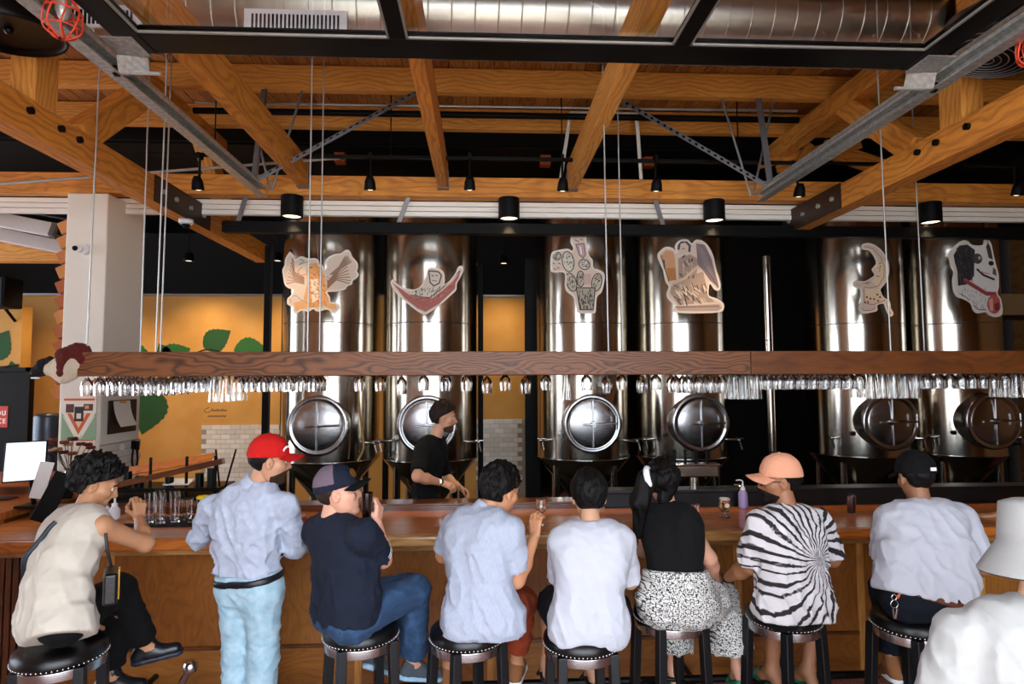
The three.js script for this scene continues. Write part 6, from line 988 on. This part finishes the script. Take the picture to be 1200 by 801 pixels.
{ const c = thing('security_camera', 'small round security camera on the white column', 'camera', [-3.97, 3.42, -6.3]); part('mount', tr(new THREE.CylinderGeometry(0.05, 0.055, 0.04, 24), 0, 0, 0.02, PI / 2), M.whitePlastic, c); part('camera_body', tr(new THREE.CylinderGeometry(0.03, 0.03, 0.07, 20), -0.02, -0.005, 0.07, PI / 2, 0.4), M.whitePlastic, c); part('lens', tr(new THREE.CylinderGeometry(0.024, 0.026, 0.012, 20), -0.034, -0.005, 0.11, PI / 2, 0.4), M.black, c); }
solo('waste_bin', lathe([[0, 0], [0.13, 0], [0.15, 1.5], [0.15, 1.66], [0.12, 1.7], [0, 1.71]], 30).translate(-5.42, 0, -8.0), std({ color: 0x4a525c, roughness: 0.35, metalness: 0.7 }), 'tall grey metal bin behind the side counter', 'bin');
{ const c = thing('dome_camera', 'white dome camera under the end of the bolted truss', 'camera', [-3.02, 3.75, -6.35]); part('base', lathe([[0, 0], [0.07, 0], [0.07, -0.03], [0.06, -0.05], [0, -0.05]], 24), M.whitePlastic, c); part('dome', tr(new THREE.SphereGeometry(0.04, 18, 10), 0, -0.055, 0), M.black, c); }
{ // plush animal head on the end of the rack
  const p = thing('plush_animal_head', 'plush animal head in a dark red hat at the rack beam end', 'plush toy', [-3.08, 2.24, -4.72]);
  const fur = (c) => std({ color: c, roughness: 1, bumpMap: hairTex, bumpScale: 0.006 }), fuzz = (d, x, y, z) => d + 0.006 * n3(x * 40, y * 40, z * 40);
  const F = (name, prims, m, k = 0.03) => part(name, clothUV(surfaceNet(fieldOf(prims, k, fuzz), boundsOf(prims, 0.04), 0.0065), [1, 0, 0], [0, 0, 0]), m, p);
  F('face', [cap([0.06, -0.01, 0], [-0.02, -0.03, 0.01], 0.085, 0.08), cap([-0.02, -0.03, 0.01], [-0.1, -0.04, 0.02], 0.07, 0.05), cap([0.02, -0.08, 0.0], [-0.02, -0.1, 0.0], 0.05, 0.05)], fur(0xdccbb2));
  F('hat', [cap([0.08, 0.08, 0], [-0.01, 0.06, 0.01], 0.075, 0.06), cap([0.02, 0.05, 0.06], [-0.0, -0.07, 0.07], 0.05, 0.025), cap([0.1, 0.08, 0], [0.13, 0.03, 0.03], 0.06, 0.04)], fur(0x5c1712));
  F('nose', [cap([-0.15, -0.04, 0.02], [-0.2, -0.06, 0.02], 0.05, 0.04), cap([-0.16, 0.0, 0.02], [-0.1, 0.03, 0.03], 0.035, 0.025)], fur(0x0d0d10)); part('teeth', [tr(rbx(0.05, 0.012, 0.03, 0.004), -0.19, -0.105, 0.045)], M.whitePlastic, p);
}
// dark clutter at the far sides
{ const l = thing('loudspeaker', 'black loudspeaker on a bracket above the black door', 'loudspeaker', [-6.75, 3.32, -8.75]); part('cabinet', rbx(0.6, 0.42, 0.35, 0.02), M.black, l); part('grille', rbx(0.54, 0.36, 0.01, 0.004, 0, 0, 0.178), M.blackMetal, l); part('bracket', rod([0, -0.1, -0.15], [0, -0.35, -0.45], 0.02), M.black, l); }
{ const s = thing('wire_shelf', 'dark wire shelf beside the sixth tank', 'shelf', [7.55, 0, -8.3]); for (const [x, z] of [[-0.4, -0.2], [0.4, -0.2], [-0.4, 0.2], [0.4, 0.2]]) part('post', rod([x, 0, z], [x, 3.6, z], 0.015), M.blackMetal, s); for (const y of [1.2, 2.1, 2.95]) part('shelf_deck', rbx(0.86, 0.03, 0.44, 0.005, 0, y, 0), M.blackMetal, s);
  const b2 = solo('storage_box', rbx(0.42, 0.3, 0.34, 0.01, 7.4, 3.115, -8.28), std({ color: 0x8a6a44, roughness: 0.8 }), 'tan storage box on the wire shelf', 'box');
  solo('hose_coil', [0, 1, 2, 3].map((k) => tr(new THREE.TorusGeometry(0.17 - k * 0.012, 0.02, 8, 36), 7.4, 2.15 + k * 0.035, -8.26, PI / 2 + 0.05 * k)), M.rubber, 'coiled black hose on the wire shelf', 'hose'); }
// ---------------------------------------------------------------- hand over
scene.traverse((o) => { if (o.isMesh) { o.castShadow = true; o.receiveShadow = true; } });
renderer.render(scene, camera);
